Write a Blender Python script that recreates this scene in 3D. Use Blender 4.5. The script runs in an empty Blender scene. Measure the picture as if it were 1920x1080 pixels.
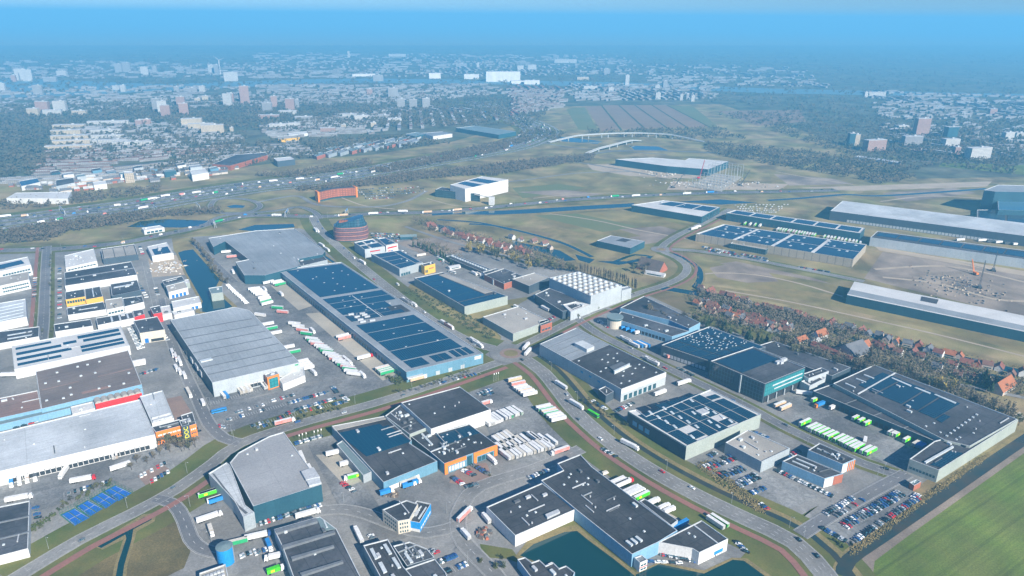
import bpy, math, random
from mathutils import Vector, Matrix
R = math.radians
S = bpy.context.scene
COL = S.collection
rnd = random.Random(11)

# ---------------------------------------------------------------- camera, light, exposure
CAM_H, FPX, ROLL = 310.0, 1350.0, R(0.5)
PITCH = math.atan((540 - 30) / FPX)
cam = bpy.data.cameras.new("camera"); camo = bpy.data.objects.new("camera", cam); COL.objects.link(camo)
cam.sensor_width = 36; cam.lens = 36 * FPX / 1920; cam.clip_start = 1; cam.clip_end = 120000
camo.matrix_world = Matrix.Translation((0, 0, CAM_H)) @ Matrix.Rotation(math.pi / 2 - PITCH, 4, 'X') @ Matrix.Rotation(ROLL, 4, 'Z')
S.camera = camo
SUN_AZ, SUN_EL = R(-52), R(31)
w = bpy.data.worlds.new("World"); S.world = w; w.use_nodes = True
nt = w.node_tree; nt.nodes.clear()
sky = nt.nodes.new('ShaderNodeTexSky'); sky.sky_type = 'NISHITA'; sky.sun_disc = False
sky.sun_elevation = SUN_EL; sky.sun_rotation = R(90) - SUN_AZ; sky.altitude = 0; sky.air_density = 1.0; sky.dust_density = 0.0; sky.ozone_density = 6.0
bg = nt.nodes.new('ShaderNodeBackground'); bg.inputs[1].default_value = 0.05
wo = nt.nodes.new('ShaderNodeOutputWorld')
tint = nt.nodes.new('ShaderNodeMix'); tint.data_type = 'RGBA'; tint.blend_type = 'MULTIPLY'; tint.inputs[0].default_value = 1; tint.inputs[7].default_value = (0.56, 0.82, 1.25, 1)
nt.links.new(sky.outputs[0], tint.inputs[6]); nt.links.new(tint.outputs[2], bg.inputs[0]); nt.links.new(bg.outputs[0], wo.inputs[0])
sl = bpy.data.lights.new("sun", 'SUN'); sl.energy = 5.0; sl.angle = R(0.5); sl.color = (1, 0.93, 0.82)
so = bpy.data.objects.new("sun", sl); COL.objects.link(so)
sd = Vector((math.cos(SUN_EL) * math.cos(SUN_AZ), math.cos(SUN_EL) * math.sin(SUN_AZ), math.sin(SUN_EL)))
so.rotation_euler = sd.to_track_quat('Z', 'Y').to_euler(); so.location = (0, 0, 2000)
S.view_settings.view_transform = 'Standard'; S.view_settings.look = 'None'; S.view_settings.gamma = 1
S.view_settings.exposure = 1.0
S.render.engine = 'CYCLES'
S.cycles.volume_bounces = 1; S.cycles.max_bounces = 6; S.cycles.use_denoising = True

# ---------------------------------------------------------------- helpers
def at(px, py, z=0.0):
    """point of the place on the level z that the surveyed photo position stands for"""
    X, Y = px - 960, 540 - py
    c, s = math.cos(ROLL), math.sin(ROLL)
    X, Y = X * c - Y * s, X * s + Y * c
    u = Y / FPX
    fy, fz = math.cos(PITCH) + u * math.sin(PITCH), -math.sin(PITCH) + u * math.cos(PITCH)
    t = (z - CAM_H) / fz
    return Vector((X / FPX * t, fy * t, z))
def P(s): return [tuple(float(q) for q in p.split(',')) for p in s.split()]
def W(s, z=0.0): return [at(x, y, z) for x, y in (P(s) if isinstance(s, str) else s)]
def ordn(i): return f"{i}{'th' if 10 <= i % 100 <= 20 else {1:'st',2:'nd',3:'rd'}.get(i % 10, 'th')}"

MATS = {}
def mat(name, c, c2=None, scale=0.06, rough=0.85, seam=None, spec=0.3, metal=0.0, fine=0.12, stain=None, streak=None, cells=None):
    """procedural surface: two tones mixed by noise, a fine grain, optional panel seams (w, h, thickness, tone) and streaks"""
    m = bpy.data.materials.new(name); MATS[name] = m; m.use_nodes = True
    n, l = m.node_tree.nodes, m.node_tree.links
    b = n['Principled BSDF']; b.inputs['Roughness'].default_value = rough; b.inputs['Metallic'].default_value = metal
    b.inputs['Specular IOR Level'].default_value = spec
    geo = n.new('ShaderNodeNewGeometry')
    if c2 is None: c2 = tuple(x * 0.78 for x in c)
    no = n.new('ShaderNodeTexNoise'); no.inputs['Scale'].default_value = scale; no.inputs['Detail'].default_value = 7; no.inputs['Roughness'].default_value = 0.62
    l.new(geo.outputs['Position'], no.inputs['Vector'])
    rp = n.new('ShaderNodeValToRGB'); rp.color_ramp.elements[0].position = 0.36; rp.color_ramp.elements[1].position = 0.64
    rp.color_ramp.elements[0].color = (*c, 1); rp.color_ramp.elements[1].color = (*c2, 1)
    l.new(no.outputs['Fac'], rp.inputs[0]); col = rp.outputs[0]
    def mul(col, fac_out, lo, hi, p0=0.3, p1=0.7):
        r2 = n.new('ShaderNodeMapRange'); r2.inputs[1].default_value = p0; r2.inputs[2].default_value = p1
        r2.inputs[3].default_value = lo; r2.inputs[4].default_value = hi; l.new(fac_out, r2.inputs[0])
        mx = n.new('ShaderNodeMix'); mx.data_type = 'RGBA'; mx.blend_type = 'MULTIPLY'; mx.inputs[0].default_value = 1
        l.new(col, mx.inputs[6]); l.new(r2.outputs[0], mx.inputs[7]); return mx.outputs[2]
    if fine:
        f = n.new('ShaderNodeTexNoise'); f.inputs['Scale'].default_value = 0.9; f.inputs['Detail'].default_value = 4
        l.new(geo.outputs['Position'], f.inputs['Vector']); col = mul(col, f.outputs['Fac'], 1 - fine, 1 + fine)
    if stain:
        f = n.new('ShaderNodeTexNoise'); f.inputs['Scale'].default_value = 0.018; f.inputs['Detail'].default_value = 5; f.inputs['Distortion'].default_value = 0.6
        l.new(geo.outputs['Position'], f.inputs['Vector']); col = mul(col, f.outputs['Fac'], 1 - stain, 1 + stain, .35, .65)
    if cells:
        vr = n.new('ShaderNodeTexVoronoi'); vr.feature = 'F1'; vr.distance = 'CHEBYCHEV'; vr.inputs['Scale'].default_value = cells[0]
        mp = n.new('ShaderNodeMapping'); mp.inputs['Rotation'].default_value = (0, 0, R(-33)); l.new(geo.outputs['Position'], mp.inputs[0]); l.new(mp.outputs[0], vr.inputs['Vector'])
        sp = n.new('ShaderNodeSeparateColor'); l.new(vr.outputs['Color'], sp.inputs[0]); col = mul(col, sp.outputs[0], 1 - cells[1], 1 + cells[1], 0, 1)
        f = n.new('ShaderNodeTexNoise'); f.inputs['Scale'].default_value = .22; f.inputs['Detail'].default_value = 6; f.inputs['Distortion'].default_value = 1.5
        l.new(geo.outputs['Position'], f.inputs['Vector']); col = mul(col, f.outputs['Fac'], 1 - cells[1] * 1.3, 1 + cells[1], .35, .65)
    if streak or seam:
        uv = n.new('ShaderNodeUVMap')
    if streak:
        mp = n.new('ShaderNodeMapping'); mp.inputs['Scale'].default_value = (streak[0], streak[1], 1); l.new(uv.outputs[0], mp.inputs[0])
        f = n.new('ShaderNodeTexNoise'); f.inputs['Scale'].default_value = 1; f.inputs['Detail'].default_value = 5
        l.new(mp.outputs[0], f.inputs['Vector']); col = mul(col, f.outputs['Fac'], 1 - streak[2], 1 + streak[2] * .6)
    if seam:
        br = n.new('ShaderNodeTexBrick'); br.offset = 0; br.inputs['Scale'].default_value = 1
        br.inputs['Brick Width'].default_value = seam[0]; br.inputs['Row Height'].default_value = seam[1]
        br.inputs['Mortar Size'].default_value = seam[2]; br.inputs['Mortar Smooth'].default_value = 0.1
        t = seam[3]; t = t if isinstance(t, tuple) else (t, t, t)
        br.inputs['Color1'].default_value = (1, 1, 1, 1); br.inputs['Color2'].default_value = (*([seam[4]] * 3 if len(seam) > 4 else (0.93,) * 3), 1)
        br.inputs['Mortar'].default_value = (*t, 1)
        l.new(uv.outputs[0], br.inputs['Vector'])
        mx = n.new('ShaderNodeMix'); mx.data_type = 'RGBA'; mx.blend_type = 'MULTIPLY'; mx.inputs[0].default_value = 1
        l.new(col, mx.inputs[6]); l.new(br.outputs[0], mx.inputs[7]); col = mx.outputs[2]
    l.new(col, b.inputs['Base Color'])
    return m

# ground
mat('grassland', (.155, .15, .055), (.25, .19, .10), .013, .95, stain=.42, fine=.2)
mat('paving', (.235, .23, .215), (.175, .175, .17), .02, .9, fine=.14, stain=.2, cells=(.035, .10))
mat('yard', (.155, .162, .168), (.20, .20, .19), .018, .9, fine=.18, stain=.28, cells=(.03, .16))
mat('concrete', (.40, .36, .29), (.33, .31, .26), .05, .9, fine=.12, stain=.12)
mat('motorway_asphalt', (.11, .12, .135), (.14, .145, .15), .03, .9)
mat('asphalt', (.125, .13, .14), (.165, .165, .165), .03, .9, fine=.14, stain=.2)
mat('asphalt_old', (.175, .175, .17), (.225, .22, .205), .03, .9, fine=.14, stain=.22, cells=(.05, .07))
mat('red_path', (.27, .125, .095), (.22, .115, .095), .04, .9)
mat('brick_paving', (.27, .19, .15), (.21, .15, .125), .06, .9)
mat('verge', (.075, .10, .02), (.135, .125, .036), .03, .95, stain=.25)
mat('dry_grass', (.235, .185, .08), (.15, .14, .055), .02, .95, stain=.3)
mat('meadow', (.15, .115, .045), (.085, .075, .03), .035, .95, stain=.35, fine=.25)
mat('reed', (.25, .195, .085), (.165, .14, .06), .08, .95, fine=.25)
mat('crop', (.10, .155, .02), (.14, .165, .035), .02, .95, stain=.25, fine=.22, streak=(.012, .5, .18), seam=(900, 21, 1.0, .8, 1.0))
mat('ploughed', (.24, .165, .11), (.20, .145, .10), .01, .95, streak=(.01, .2, .12))
mat('crop_pale', (.115, .145, .055), (.15, .155, .07), .008, .95)
mat('mud', (.19, .155, .125), (.27, .22, .17), .02, .95, stain=.35, fine=.2)
mat('sand', (.42, .35, .26), (.33, .27, .20), .03, .95)
mat('water', (.004, .035, .036), (.006, .04, .038), .02, .08, spec=.5, fine=0)
mat('river', (.10, .19, .23), (.12, .21, .25), .002, .6, spec=.25, fine=0)
mat('furrow', (.05, .075, .035), None, .05, .95)
mat('ditch', (.025, .045, .04), (.055, .05, .03), .05, .25, spec=.5, fine=0)
mat('motorway_line', (.8, .8, .78), (.7, .7, .68), .3, .7)
mat('line_paint', (.5, .5, .49), (.36, .36, .36), .3, .7)
mat('kerb', (.42, .42, .40), None, .3)
mat('city_ground', (.055, .07, .035), (.12, .115, .075), .006, .95, stain=.4)
# roofs
mat('roof_black', (.042, .043, .048), (.06, .061, .064), .05, .8, seam=(30, 9, .22, .55), stain=.32, cells=(.04, .14))
mat('roof_dark', (.05, .055, .064), (.072, .075, .083), .04, .8, seam=(40, 10, .22, .55), stain=.32, cells=(.04, .14))
mat('roof_grey', (.27, .295, .315), (.225, .25, .27), .02, .75, seam=(200, 7, .16, .7), stain=.12, cells=(.03, .05), streak=(.02, .5, .07))
mat('roof_pale', (.50, .53, .54), (.41, .44, .46), .02, .7, seam=(12, 200, .22, .78), stain=.15, cells=(.03, .05), streak=(.5, .03, .08))
mat('roof_light', (.34, .37, .39), (.29, .32, .34), .02, .75, seam=(200, 7, .14, .75), stain=.12, streak=(.02, .5, .08), cells=(.03, .05))
mat('roof_white', (.60, .60, .58), (.5, .5, .49), .03, .7, seam=(30, 12, .12, .85), stain=.06)
mat('roof_beige', (.36, .34, .30), (.30, .285, .255), .04, .8, stain=.12)
mat('roof_brown', (.155, .13, .12), (.20, .165, .145), .03, .9, streak=(.02, .7, .2), stain=.16)
mat('roof_rust', (.27, .17, .14), (.21, .155, .135), .03, .9, streak=(.02, .7, .2), stain=.16)
mat('roof_green', (.17, .23, .24), (.14, .20, .215), .04, .7)
mat('solar', (.004, .026, .052), (.005, .032, .06), .02, .25, seam=(1.9, 3.6, .28, (3, 1.6, 1.3)), spec=.5, fine=0)
mat('solar_blue', (.004, .04, .078), (.004, .033, .066), .02, .25, seam=(2.1, 3.0, .24, (2, 1.4, 1.15)), spec=.5, fine=0)
mat('solar_shed', (.02, .11, .20), (.02, .10, .18), .02, .3, seam=(300, 8, .7, (6, 3, 2.2)), spec=.5, fine=0)
# walls
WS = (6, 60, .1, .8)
mat('wall_white', (.66, .66, .64), (.56, .56, .55), .05, .6, seam=WS)
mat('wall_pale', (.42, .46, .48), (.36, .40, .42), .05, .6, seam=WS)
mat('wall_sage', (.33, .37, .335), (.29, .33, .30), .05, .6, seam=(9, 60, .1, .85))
mat('wall_blue', (.13, .27, .36), (.11, .235, .32), .05, .5, seam=WS)
mat('wall_lightblue', (.20, .38, .52), (.17, .33, .47), .05, .5, seam=WS)
mat('wall_brightblue', (.02, .27, .62), (.02, .24, .56), .05, .5, seam=WS)
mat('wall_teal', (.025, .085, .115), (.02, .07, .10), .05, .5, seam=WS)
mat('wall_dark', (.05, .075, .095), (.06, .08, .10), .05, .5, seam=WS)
mat('wall_grey', (.33, .37, .39), (.29, .33, .35), .05, .55, seam=WS)
mat('wall_tan', (.36, .32, .25), (.30, .27, .215), .05, .7, seam=(10, 60, .5, .6))
mat('wall_beige', (.58, .52, .42), (.5, .46, .38), .05, .7)
mat('wall_brick', (.36, .12, .07), (.30, .105, .065), .2, .9)
mat('wall_orange', (.72, .21, .03), (.64, .19, .03), .2, .6)
mat('wall_redorange', (.46, .15, .075), (.40, .135, .07), .1, .7, seam=(4, 3.4, .9, .55))
mat('wall_yellow', (.68, .40, .06), (.62, .37, .06), .2, .6)
mat('wall_red', (.62, .03, .03), (.55, .03, .03), .2, .6)
mat('wall_purple', (.19, .105, .12), (.145, .085, .105), .15, .45)
mat('wall_bronze', (.34, .17, .14), (.27, .13, .12), .15, .45)
mat('glass', (.02, .07, .09), (.03, .09, .115), .2, .08, spec=.8, fine=0)
mat('glass_teal', (.03, .20, .22), (.03, .24, .26), .1, .12, seam=(3, 3.5, .2, .5), spec=.8, fine=0)
mat('glass_dark', (.015, .04, .055), (.02, .055, .07), .1, .1, seam=(3, 3.5, .3, 2.2), spec=.8, fine=0)
mat('glass_blue', (.10, .36, .55), (.08, .30, .5), .2, .1, spec=.8, fine=0)
mat('coping', (.55, .58, .59), None, .2, .6)
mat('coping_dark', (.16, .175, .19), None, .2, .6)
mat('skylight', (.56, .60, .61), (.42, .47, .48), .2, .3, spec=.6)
mat('plant_grey', (.46, .48, .49), (.36, .38, .4), .3, .6)
mat('plant_dark', (.12, .13, .14), None, .3, .6)
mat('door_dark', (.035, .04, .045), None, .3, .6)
mat('door_blue', (.02, .16, .45), None, .3, .6)
for nm, c in dict(white=(.82, .82, .81), silver=(.45, .47, .49), grey=(.16, .17, .18), black=(.018, .02, .024), blue=(.03, .09, .26), red=(.5, .02, .03), green=(.08, .36, .05), yellow=(.7, .45, .03), teal=(.03, .27, .27), orange=(.7, .22, .03)).items():
    mat('paint_' + nm, c, tuple(x * .92 for x in c), .5, .28, spec=.5, fine=0)
mat('rubber', (.02, .02, .022)); mat('steel', (.42, .45, .46), None, .3, .5, metal=.4); mat('steel_dark', (.10, .11, .12))
mat('lime', (.07, .56, .02), (.065, .5, .02), .3, .45); mat('box_white', (.72, .72, .70), (.62, .62, .61), .25, .5); mat('box_cream', (.62, .58, .50), (.54, .51, .45), .25, .6)
mat('box_green', (.03, .34, .13), (.03, .3, .12), .3, .45); mat('box_red', (.55, .16, .13), (.6, .3, .27), .3, .5); mat('box_blue', (.03, .24, .56), (.03, .2, .5), .3, .5); mat('box_orange', (.66, .46, .30), None, .3, .5); mat('box_dark', (.07, .085, .10), None, .3, .5)
mat('emblem', (.85, .8, .02), None, .3, .5)
mat('tile_red', (.22, .085, .06), (.165, .075, .06), .15, .9); mat('tile_brown', (.19, .10, .075), (.15, .085, .065), .15, .9); mat('tile_grey', (.10, .11, .125), (.14, .145, .155), .15, .9); mat('tile_orange', (.33, .125, .06), (.28, .11, .055), .15, .9)
mat('house_wall', (.52, .48, .42), (.36, .26, .2), .05, .9); mat('thatch', (.13, .10, .085), (.10, .085, .075), .3, .95)
mat('city_wall', (.24, .22, .21), (.36, .355, .35), .03, .9, seam=(3.6, 3.1, .9, .6))
mat('flat_pale', (.50, .51, .50), (.34, .35, .36), .1, .9)
GRID = lambda a: (3.6, 3.1, .9, a)
mat('block_white', (.72, .71, .68), (.62, .62, .6), .02, .8, seam=GRID(.45)); mat('block_cream', (.66, .57, .43), (.58, .5, .39), .02, .8, seam=GRID(.5)); mat('block_pink', (.50, .34, .29), (.44, .3, .27), .02, .8, seam=GRID(.5)); mat('block_grey', (.42, .42, .42), (.36, .36, .37), .02, .8, seam=GRID(.5))
mat('bark', (.10, .08, .06), (.07, .06, .045), 1, .95); mat('twigs', (.15, .125, .088), (.105, .095, .065), .12, .95, fine=.3); mat('twigs_olive', (.11, .115, .05), (.085, .085, .045), .12, .95, fine=.3)
mat('evergreen', (.025, .048, .022), (.045, .07, .025), .2, .95, fine=.3); mat('willow', (.30, .23, .06), (.21, .17, .055), .2, .95, fine=.3)
mat('wood_far', (.045, .05, .03), (.105, .085, .055), .012, .95, fine=.3); mat('wood_brown', (.115, .09, .062), (.085, .075, .05), .05, .95, fine=.3); mat('hedge', (.045, .07, .02), (.075, .075, .03), .2, .95, fine=.3)
mat('court_blue', (.015, .13, .48), (.015, .11, .42), .3, .8); mat('court_green', (.04, .18, .09), (.04, .14, .08), .3, .8)
mat('roof_curved', (.31, .315, .32), (.265, .27, .275), .03, .75, seam=(16, 300, .15, .78), stain=.07)

class MB:
    def __init__(s): s.v = []; s.f = []; s.m = []; s.t = []
    def add(s, vs, fs, m=0, tone=None):
        o = len(s.v); s.v += [tuple(v) for v in vs]
        for f in fs: s.f.append(tuple(i + o for i in f)); s.m.append(m)
    def quad(s, a, b, c, d, m=0): s.add([a, b, c, d], [(0, 1, 2, 3)], m)
    def box(s, c, l, wd, z0, z1, ang=0, m=0, top=None, tl=1, tw=1):
        ca, sa = math.cos(ang), math.sin(ang); v = []
        for z, kl, kw in ((z0, 1, 1), (z1, tl, tw)):
            for i, j in ((-1, -1), (1, -1), (1, 1), (-1, 1)):
                x, y = i * l / 2 * kl, j * wd / 2 * kw
                v.append((c[0] + x * ca - y * sa, c[1] + x * sa + y * ca, z))
        s.add(v, [(0, 1, 5, 4), (1, 2, 6, 5), (2, 3, 7, 6), (3, 0, 4, 7), (3, 2, 1, 0)], m)
        s.add(v[4:], [(0, 1, 2, 3)], m if top is None else top)
    def prism(s, poly, z0, z1, m=0, top=None):
        n = len(poly); o = [(p[0], p[1], z0) for p in poly] + [(p[0], p[1], z1) for p in poly]
        s.add(o, [(i, (i + 1) % n, n + (i + 1) % n, n + i) for i in range(n)], m)
        s.add(o[n:], [tuple(range(n))], m if top is None else top)
    def cyl(s, c, r, z0, z1, n=10, m=0, r2=None):
        r2 = r if r2 is None else r2
        a = [(c[0] + r * math.cos(6.2832 * i / n), c[1] + r * math.sin(6.2832 * i / n), z0) for i in range(n)]
        b = [(c[0] + r2 * math.cos(6.2832 * i / n), c[1] + r2 * math.sin(6.2832 * i / n), z1) for i in range(n)]
        s.add(a + b, [(i, (i + 1) % n, n + (i + 1) % n, n + i) for i in range(n)] + [tuple(range(n, 2 * n))], m)
    def tube(s, a, b, r, n=5, m=0, r2=None):
        a, b = Vector(a), Vector(b); d = (b - a).normalized(); u = d.orthogonal().normalized(); v = d.cross(u); r2 = r if r2 is None else r2
        o = [a + r * (math.cos(6.2832 * i / n) * u + math.sin(6.2832 * i / n) * v) for i in range(n)] + [b + r2 * (math.cos(6.2832 * i / n) * u + math.sin(6.2832 * i / n) * v) for i in range(n)]
        s.add(o, [(i, (i + 1) % n, n + (i + 1) % n, n + i) for i in range(n)] + [tuple(range(n, 2 * n))], m)
    def mesh(s, name, mats, axis=0.0):
        me = bpy.data.meshes.new(name); me.from_pydata(s.v, [], s.f)
        for m in (mats if isinstance(mats, (list, tuple)) else [mats]): me.materials.append(MATS[m])
        me.polygons.foreach_set('material_index', s.m)
        me.validate(); me.update()
        uvl = me.uv_layers.new(name='UVMap'); ca, sa = math.cos(axis), math.sin(axis)
        for p in me.polygons:
            n = p.normal
            if abs(n.z) > .6:
                for li in p.loop_indices:
                    q = me.vertices[me.loops[li].vertex_index].co; uvl.data[li].uv = (q.x * ca + q.y * sa, -q.x * sa + q.y * ca)
            else:
                t = Vector((-n.y, n.x, 0)); t = t.normalized() if t.length > 1e-6 else Vector((1, 0, 0))
                for li in p.loop_indices:
                    q = me.vertices[me.loops[li].vertex_index].co; uvl.data[li].uv = (q.x * t.x + q.y * t.y, q.z)
        return me
def obj(name, me, parent=None, loc=(0, 0, 0), rz=0.0, om=None):
    o = bpy.data.objects.new(name, me); COL.objects.link(o); o.location = loc; o.rotation_euler = (0, 0, rz)
    if parent: o.parent = parent
    if om:
        for i, m in om.items(): o.material_slots[i].link = 'OBJECT'; o.material_slots[i].material = MATS[m]
    return o
def thing(name, label, cat, loc=(0, 0, 0), rz=0.0, group=None, me=None, om=None):
    o = obj(name, me, None, loc, rz, om); o['label'] = label; o['category'] = cat
    if group: o['group'] = group
    return o
def struct(name, mb, m, axis=0.0, kind='structure', label=None):
    o = obj(name, mb.mesh(name, m, axis)); o['kind'] = kind
    if label: o['label'] = label
    return o

# ---------------------------------------------------------------- ground, water, roads
LAYER = {'g': .0, 'pave': .01, 'field': .03, 'yard': .10, 'verge': .13, 'bank': .18, 'water': .23, 'kerb': .28, 'road': .31, 'road2': .36, 'path': .39, 'mark': .43}
NL = {}
def zl(lay):
    NL[lay] = NL.get(lay, 0) + 1; return LAYER[lay] + .0012 * NL[lay]
def sheet(name, s, m, lay, axis=R(33), dz=0.0, label=None):
    p = W(s); z = zl(lay)
    mb = MB(); mb.add([(q.x, q.y, z) for q in p], [tuple(range(len(p)))])
    o = struct(name, mb, m, axis); me = o.data
    if me.polygons[0].normal.z < 0: me.flip_normals()
    if label: o['label'] = label
    return o
def smooth(pts, step=12.0):
    out = []; n = len(pts)
    for i in range(n - 1):
        p0, p1, p2, p3 = pts[max(i - 1, 0)], pts[i], pts[i + 1], pts[min(i + 2, n - 1)]
        k = max(2, int((p2 - p1).length / step))
        for j in range(k):
            t = j / k
            out.append(.5 * ((2 * p1) + (p2 - p0) * t + (2 * p0 - 5 * p1 + 4 * p2 - p3) * t * t + (3 * p1 - p0 - 3 * p2 + p3) * t ** 3))
    out.append(pts[-1]); return out
def offset(pts, d):
    out = []
    for i, p in enumerate(pts):
        t = (pts[min(i + 1, len(pts) - 1)] - pts[max(i - 1, 0)]); t.z = 0; t.normalize()
        out.append(Vector((p.x + t.y * d, p.y - t.x * d, p.z)))
    return out
def strip(mb, pts, wd, z, off=0.0, m=0):
    a, b = offset(pts, off - wd / 2), offset(pts, off + wd / 2); o = len(mb.v)
    for p, q in zip(a, b): mb.v += [(q.x, q.y, z), (p.x, p.y, z)]
    for i in range(len(a) - 1): mb.f.append((o + 2 * i, o + 2 * i + 2, o + 2 * i + 3, o + 2 * i + 1)); mb.m.append(m)
def ribbon(name, s, wd, m, lay, off=0.0, kind='structure', dz=0.0):
    pts = smooth(W(s)) if isinstance(s, str) else s
    mb = MB(); strip(mb, pts, wd, zl(lay), off)
    return struct(name, mb, m)
def dashes(mb, pts, off, z, on=3.0, gap=6.0, wd=.35):
    q = offset(pts, off); acc = 0.0
    for a, b in zip(q, q[1:]):
        d = b - a; L = d.length; d.normalize(); n = Vector((d.y, -d.x, 0)) * wd / 2; x = -acc
        while x < L:
            s0, s1 = max(x, 0), min(x + on, L)
            if s1 - s0 > .3:
                u, v = a + d * s0, a + d * s1
                mb.add([(u.x + n.x, u.y + n.y, z), (v.x + n.x, v.y + n.y, z), (v.x - n.x, v.y - n.y, z), (u.x - n.x, u.y - n.y, z)], [(0, 1, 2, 3)])
            x += on + gap
        acc = (acc + L) % (on + gap)
LAMPS = []
def road(s, wd, m='asphalt', dash=(0.0,), edges=True, verge=0, voff=0.0, lamps=None, dz=0.0, on=3, gap=6, desc='street', kerb=True):
    pts = smooth(W(s))
    if verge: ribbon('grass_verge', pts, verge, 'verge', 'verge', voff, dz=dz * .1)
    if kerb: ribbon('kerb', pts, wd + .7, 'kerb', 'kerb', dz=dz * .1)
    ribbon('road', pts, wd, m, 'road', dz=dz)
    mb = MB(); z = zl('mark')
    for d in dash: dashes(mb, pts, d, z, on, gap)
    if edges:
        for d in (-1, 1): dashes(mb, pts, d * (wd / 2 - .5), z, 20, .01, .2)
    if mb.f: struct('road_marking', mb, 'line_paint')
    if lamps:
        acc = lamps[1] * .5; q = offset(pts, lamps[0]); k = 0
        for (a, b) in zip(q, q[1:]):
            acc += (b - a).length
            if acc > lamps[1]:
                acc = 0; k += 1; d = (b - a); LAMPS.append((b.copy(), math.atan2(d.y, d.x) + (math.pi / 2 if lamps[0] > 0 else -math.pi / 2), f"grey street lamp, {ordn(k)} along {desc}"))
    return pts

mb = MB()
xs = [-42000, -12000, -4000, -1500, 0, 1500, 4000, 12000, 42000]; ys = [-3000, 0, 1500, 3000, 6000, 12000, 24000, 42000]
for i in range(len(xs) - 1):
    for j in range(len(ys) - 1):
        mb.quad((xs[i], ys[j], 0), (xs[i + 1], ys[j], 0), (xs[i + 1], ys[j + 1], 0), (xs[i], ys[j + 1], 0))
struct('ground', mb, 'grassland')
sheet('city_ground', "-900,340 -60,345 140,335 420,318 560,300 700,290 850,265 960,235 1040,200 1350,195 1520,250 1640,300 1720,335 2000,330 2500,340 2500,85 -900,85", 'city_ground', 'pave')
sheet('estate_paving', "-300,492 0,470 250,456 330,446 430,440 560,428 610,440 690,500 760,440 1010,500 1080,508 1185,540 1290,588 1480,665 1640,682 1912,786 1700,925 1585,1030 1500,1000 1430,1010 1440,1130 -500,1130", 'paving', 'pave')
for s in ("440,530 520,520 770,712 735,738 670,765 560,690 480,590", "880,735 950,712 1010,720 1070,790 1095,830 1065,852 980,870 930,840", "1470,745 1545,738 1760,830 1730,865 1690,885 1500,800", "625,850 690,840 700,885 655,915 640,905", "1090,842 1115,850 1340,990 1300,1000 1230,955", "560,800 620,800 640,880 700,930 720,965 640,960", "-50,870 300,815 330,880 220,905 60,965 -50,960", "1140,640 1240,610 1300,640 1220,680", "318,640 345,690 385,745 410,775 470,745 600,712 665,742 590,690 500,690 430,690 390,720"):
    sheet('yard', s, 'yard', 'yard')
for s in ("508,536 535,528 590,572 560,582", "573,588 600,586 745,700 718,714", "1130,870 1165,880 1275,965 1262,985", "592,853 690,850 705,890 650,915", "1490,730 1560,765 1545,745 1520,735", "1740,895 1920,782 1912,772 1728,885"):
    sheet('concrete_apron', s, 'concrete', 'yard', dz=.02)
sheet('brick_paving', "842,905 862,872 912,868 925,900 880,915", 'brick_paving', 'yard', dz=.02)
sheet('brick_paving', "258,893 300,868 318,880 275,912", 'brick_paving', 'yard', dz=.02)
sheet('brick_paving', "312,748 340,742 360,775 330,790", 'brick_paving', 'yard', dz=.02)
sheet('car_park', "400,780 450,752 610,715 668,745 560,800 470,808 420,805", 'yard', 'yard', dz=.01)
sheet('car_park', "1545,985 1600,935 1680,905 1735,932 1595,1030", 'yard', 'yard', dz=.01)
sheet('car_park', "1300,875 1345,848 1480,905 1540,930 1470,960", 'yard', 'yard', dz=.01)
# grassy pieces
for s, m in (("55,1090 190,1020 292,953 322,955 342,985 357,1035 345,1065 305,1085 290,1130 0,1130", 'meadow'),
             ("900,1020 960,1030 975,1050 1000,1015 1082,962 1190,1060 1200,1090 1060,1085 985,1060 950,1048 905,1045", 'verge'),
             ("1340,1000 1480,1060 1500,1110 1430,1110 1380,1055 1405,1030", 'verge'),
             ("1440,985 1480,990 1520,955 1535,948 1505,965 1470,980", 'verge'),
             ("878,600 900,590 960,570 975,578 905,598 940,632 930,645", 'verge'),
             ("772,530 870,580 955,562 1000,555 965,575 905,597 940,635 920,650 760,545", 'dry_grass'),
             ("322,447 360,445 372,462 345,468 335,480 326,470", 'dry_grass'),
             ("1520,1010 1545,990 1590,1020 1600,1045 1580,1060 1530,1040", 'dry_grass'),
             ("0,1030 60,1050 0,1065", 'verge'), ("360,930 395,890 400,905 370,935", 'verge'),
             ("556,812 620,795 622,808 565,826", 'verge')):
    sheet('grass', s, m, 'verge', dz=.01)
sheet('crop_field', "1625,1130 1640,1050 1710,1000 1920,850 2300,610 2300,1130", 'crop', 'field')
sheet('field_margin', "1590,1130 1597,1052 1700,985 1920,830 2100,720 2110,730 1925,846 1712,998 1640,1052 1630,1130", 'mud', 'field', dz=.02)
ribbon('ditch', "1580,1080 1592,1050 1660,1003 1760,935 1850,873 1925,822 2020,760", 8.5, 'ditch', 'water')
ribbon('reed_bank', "1570,1075 1586,1042 1655,994 1760,922 1850,860 1925,808", 6, 'reed', 'bank')
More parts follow.
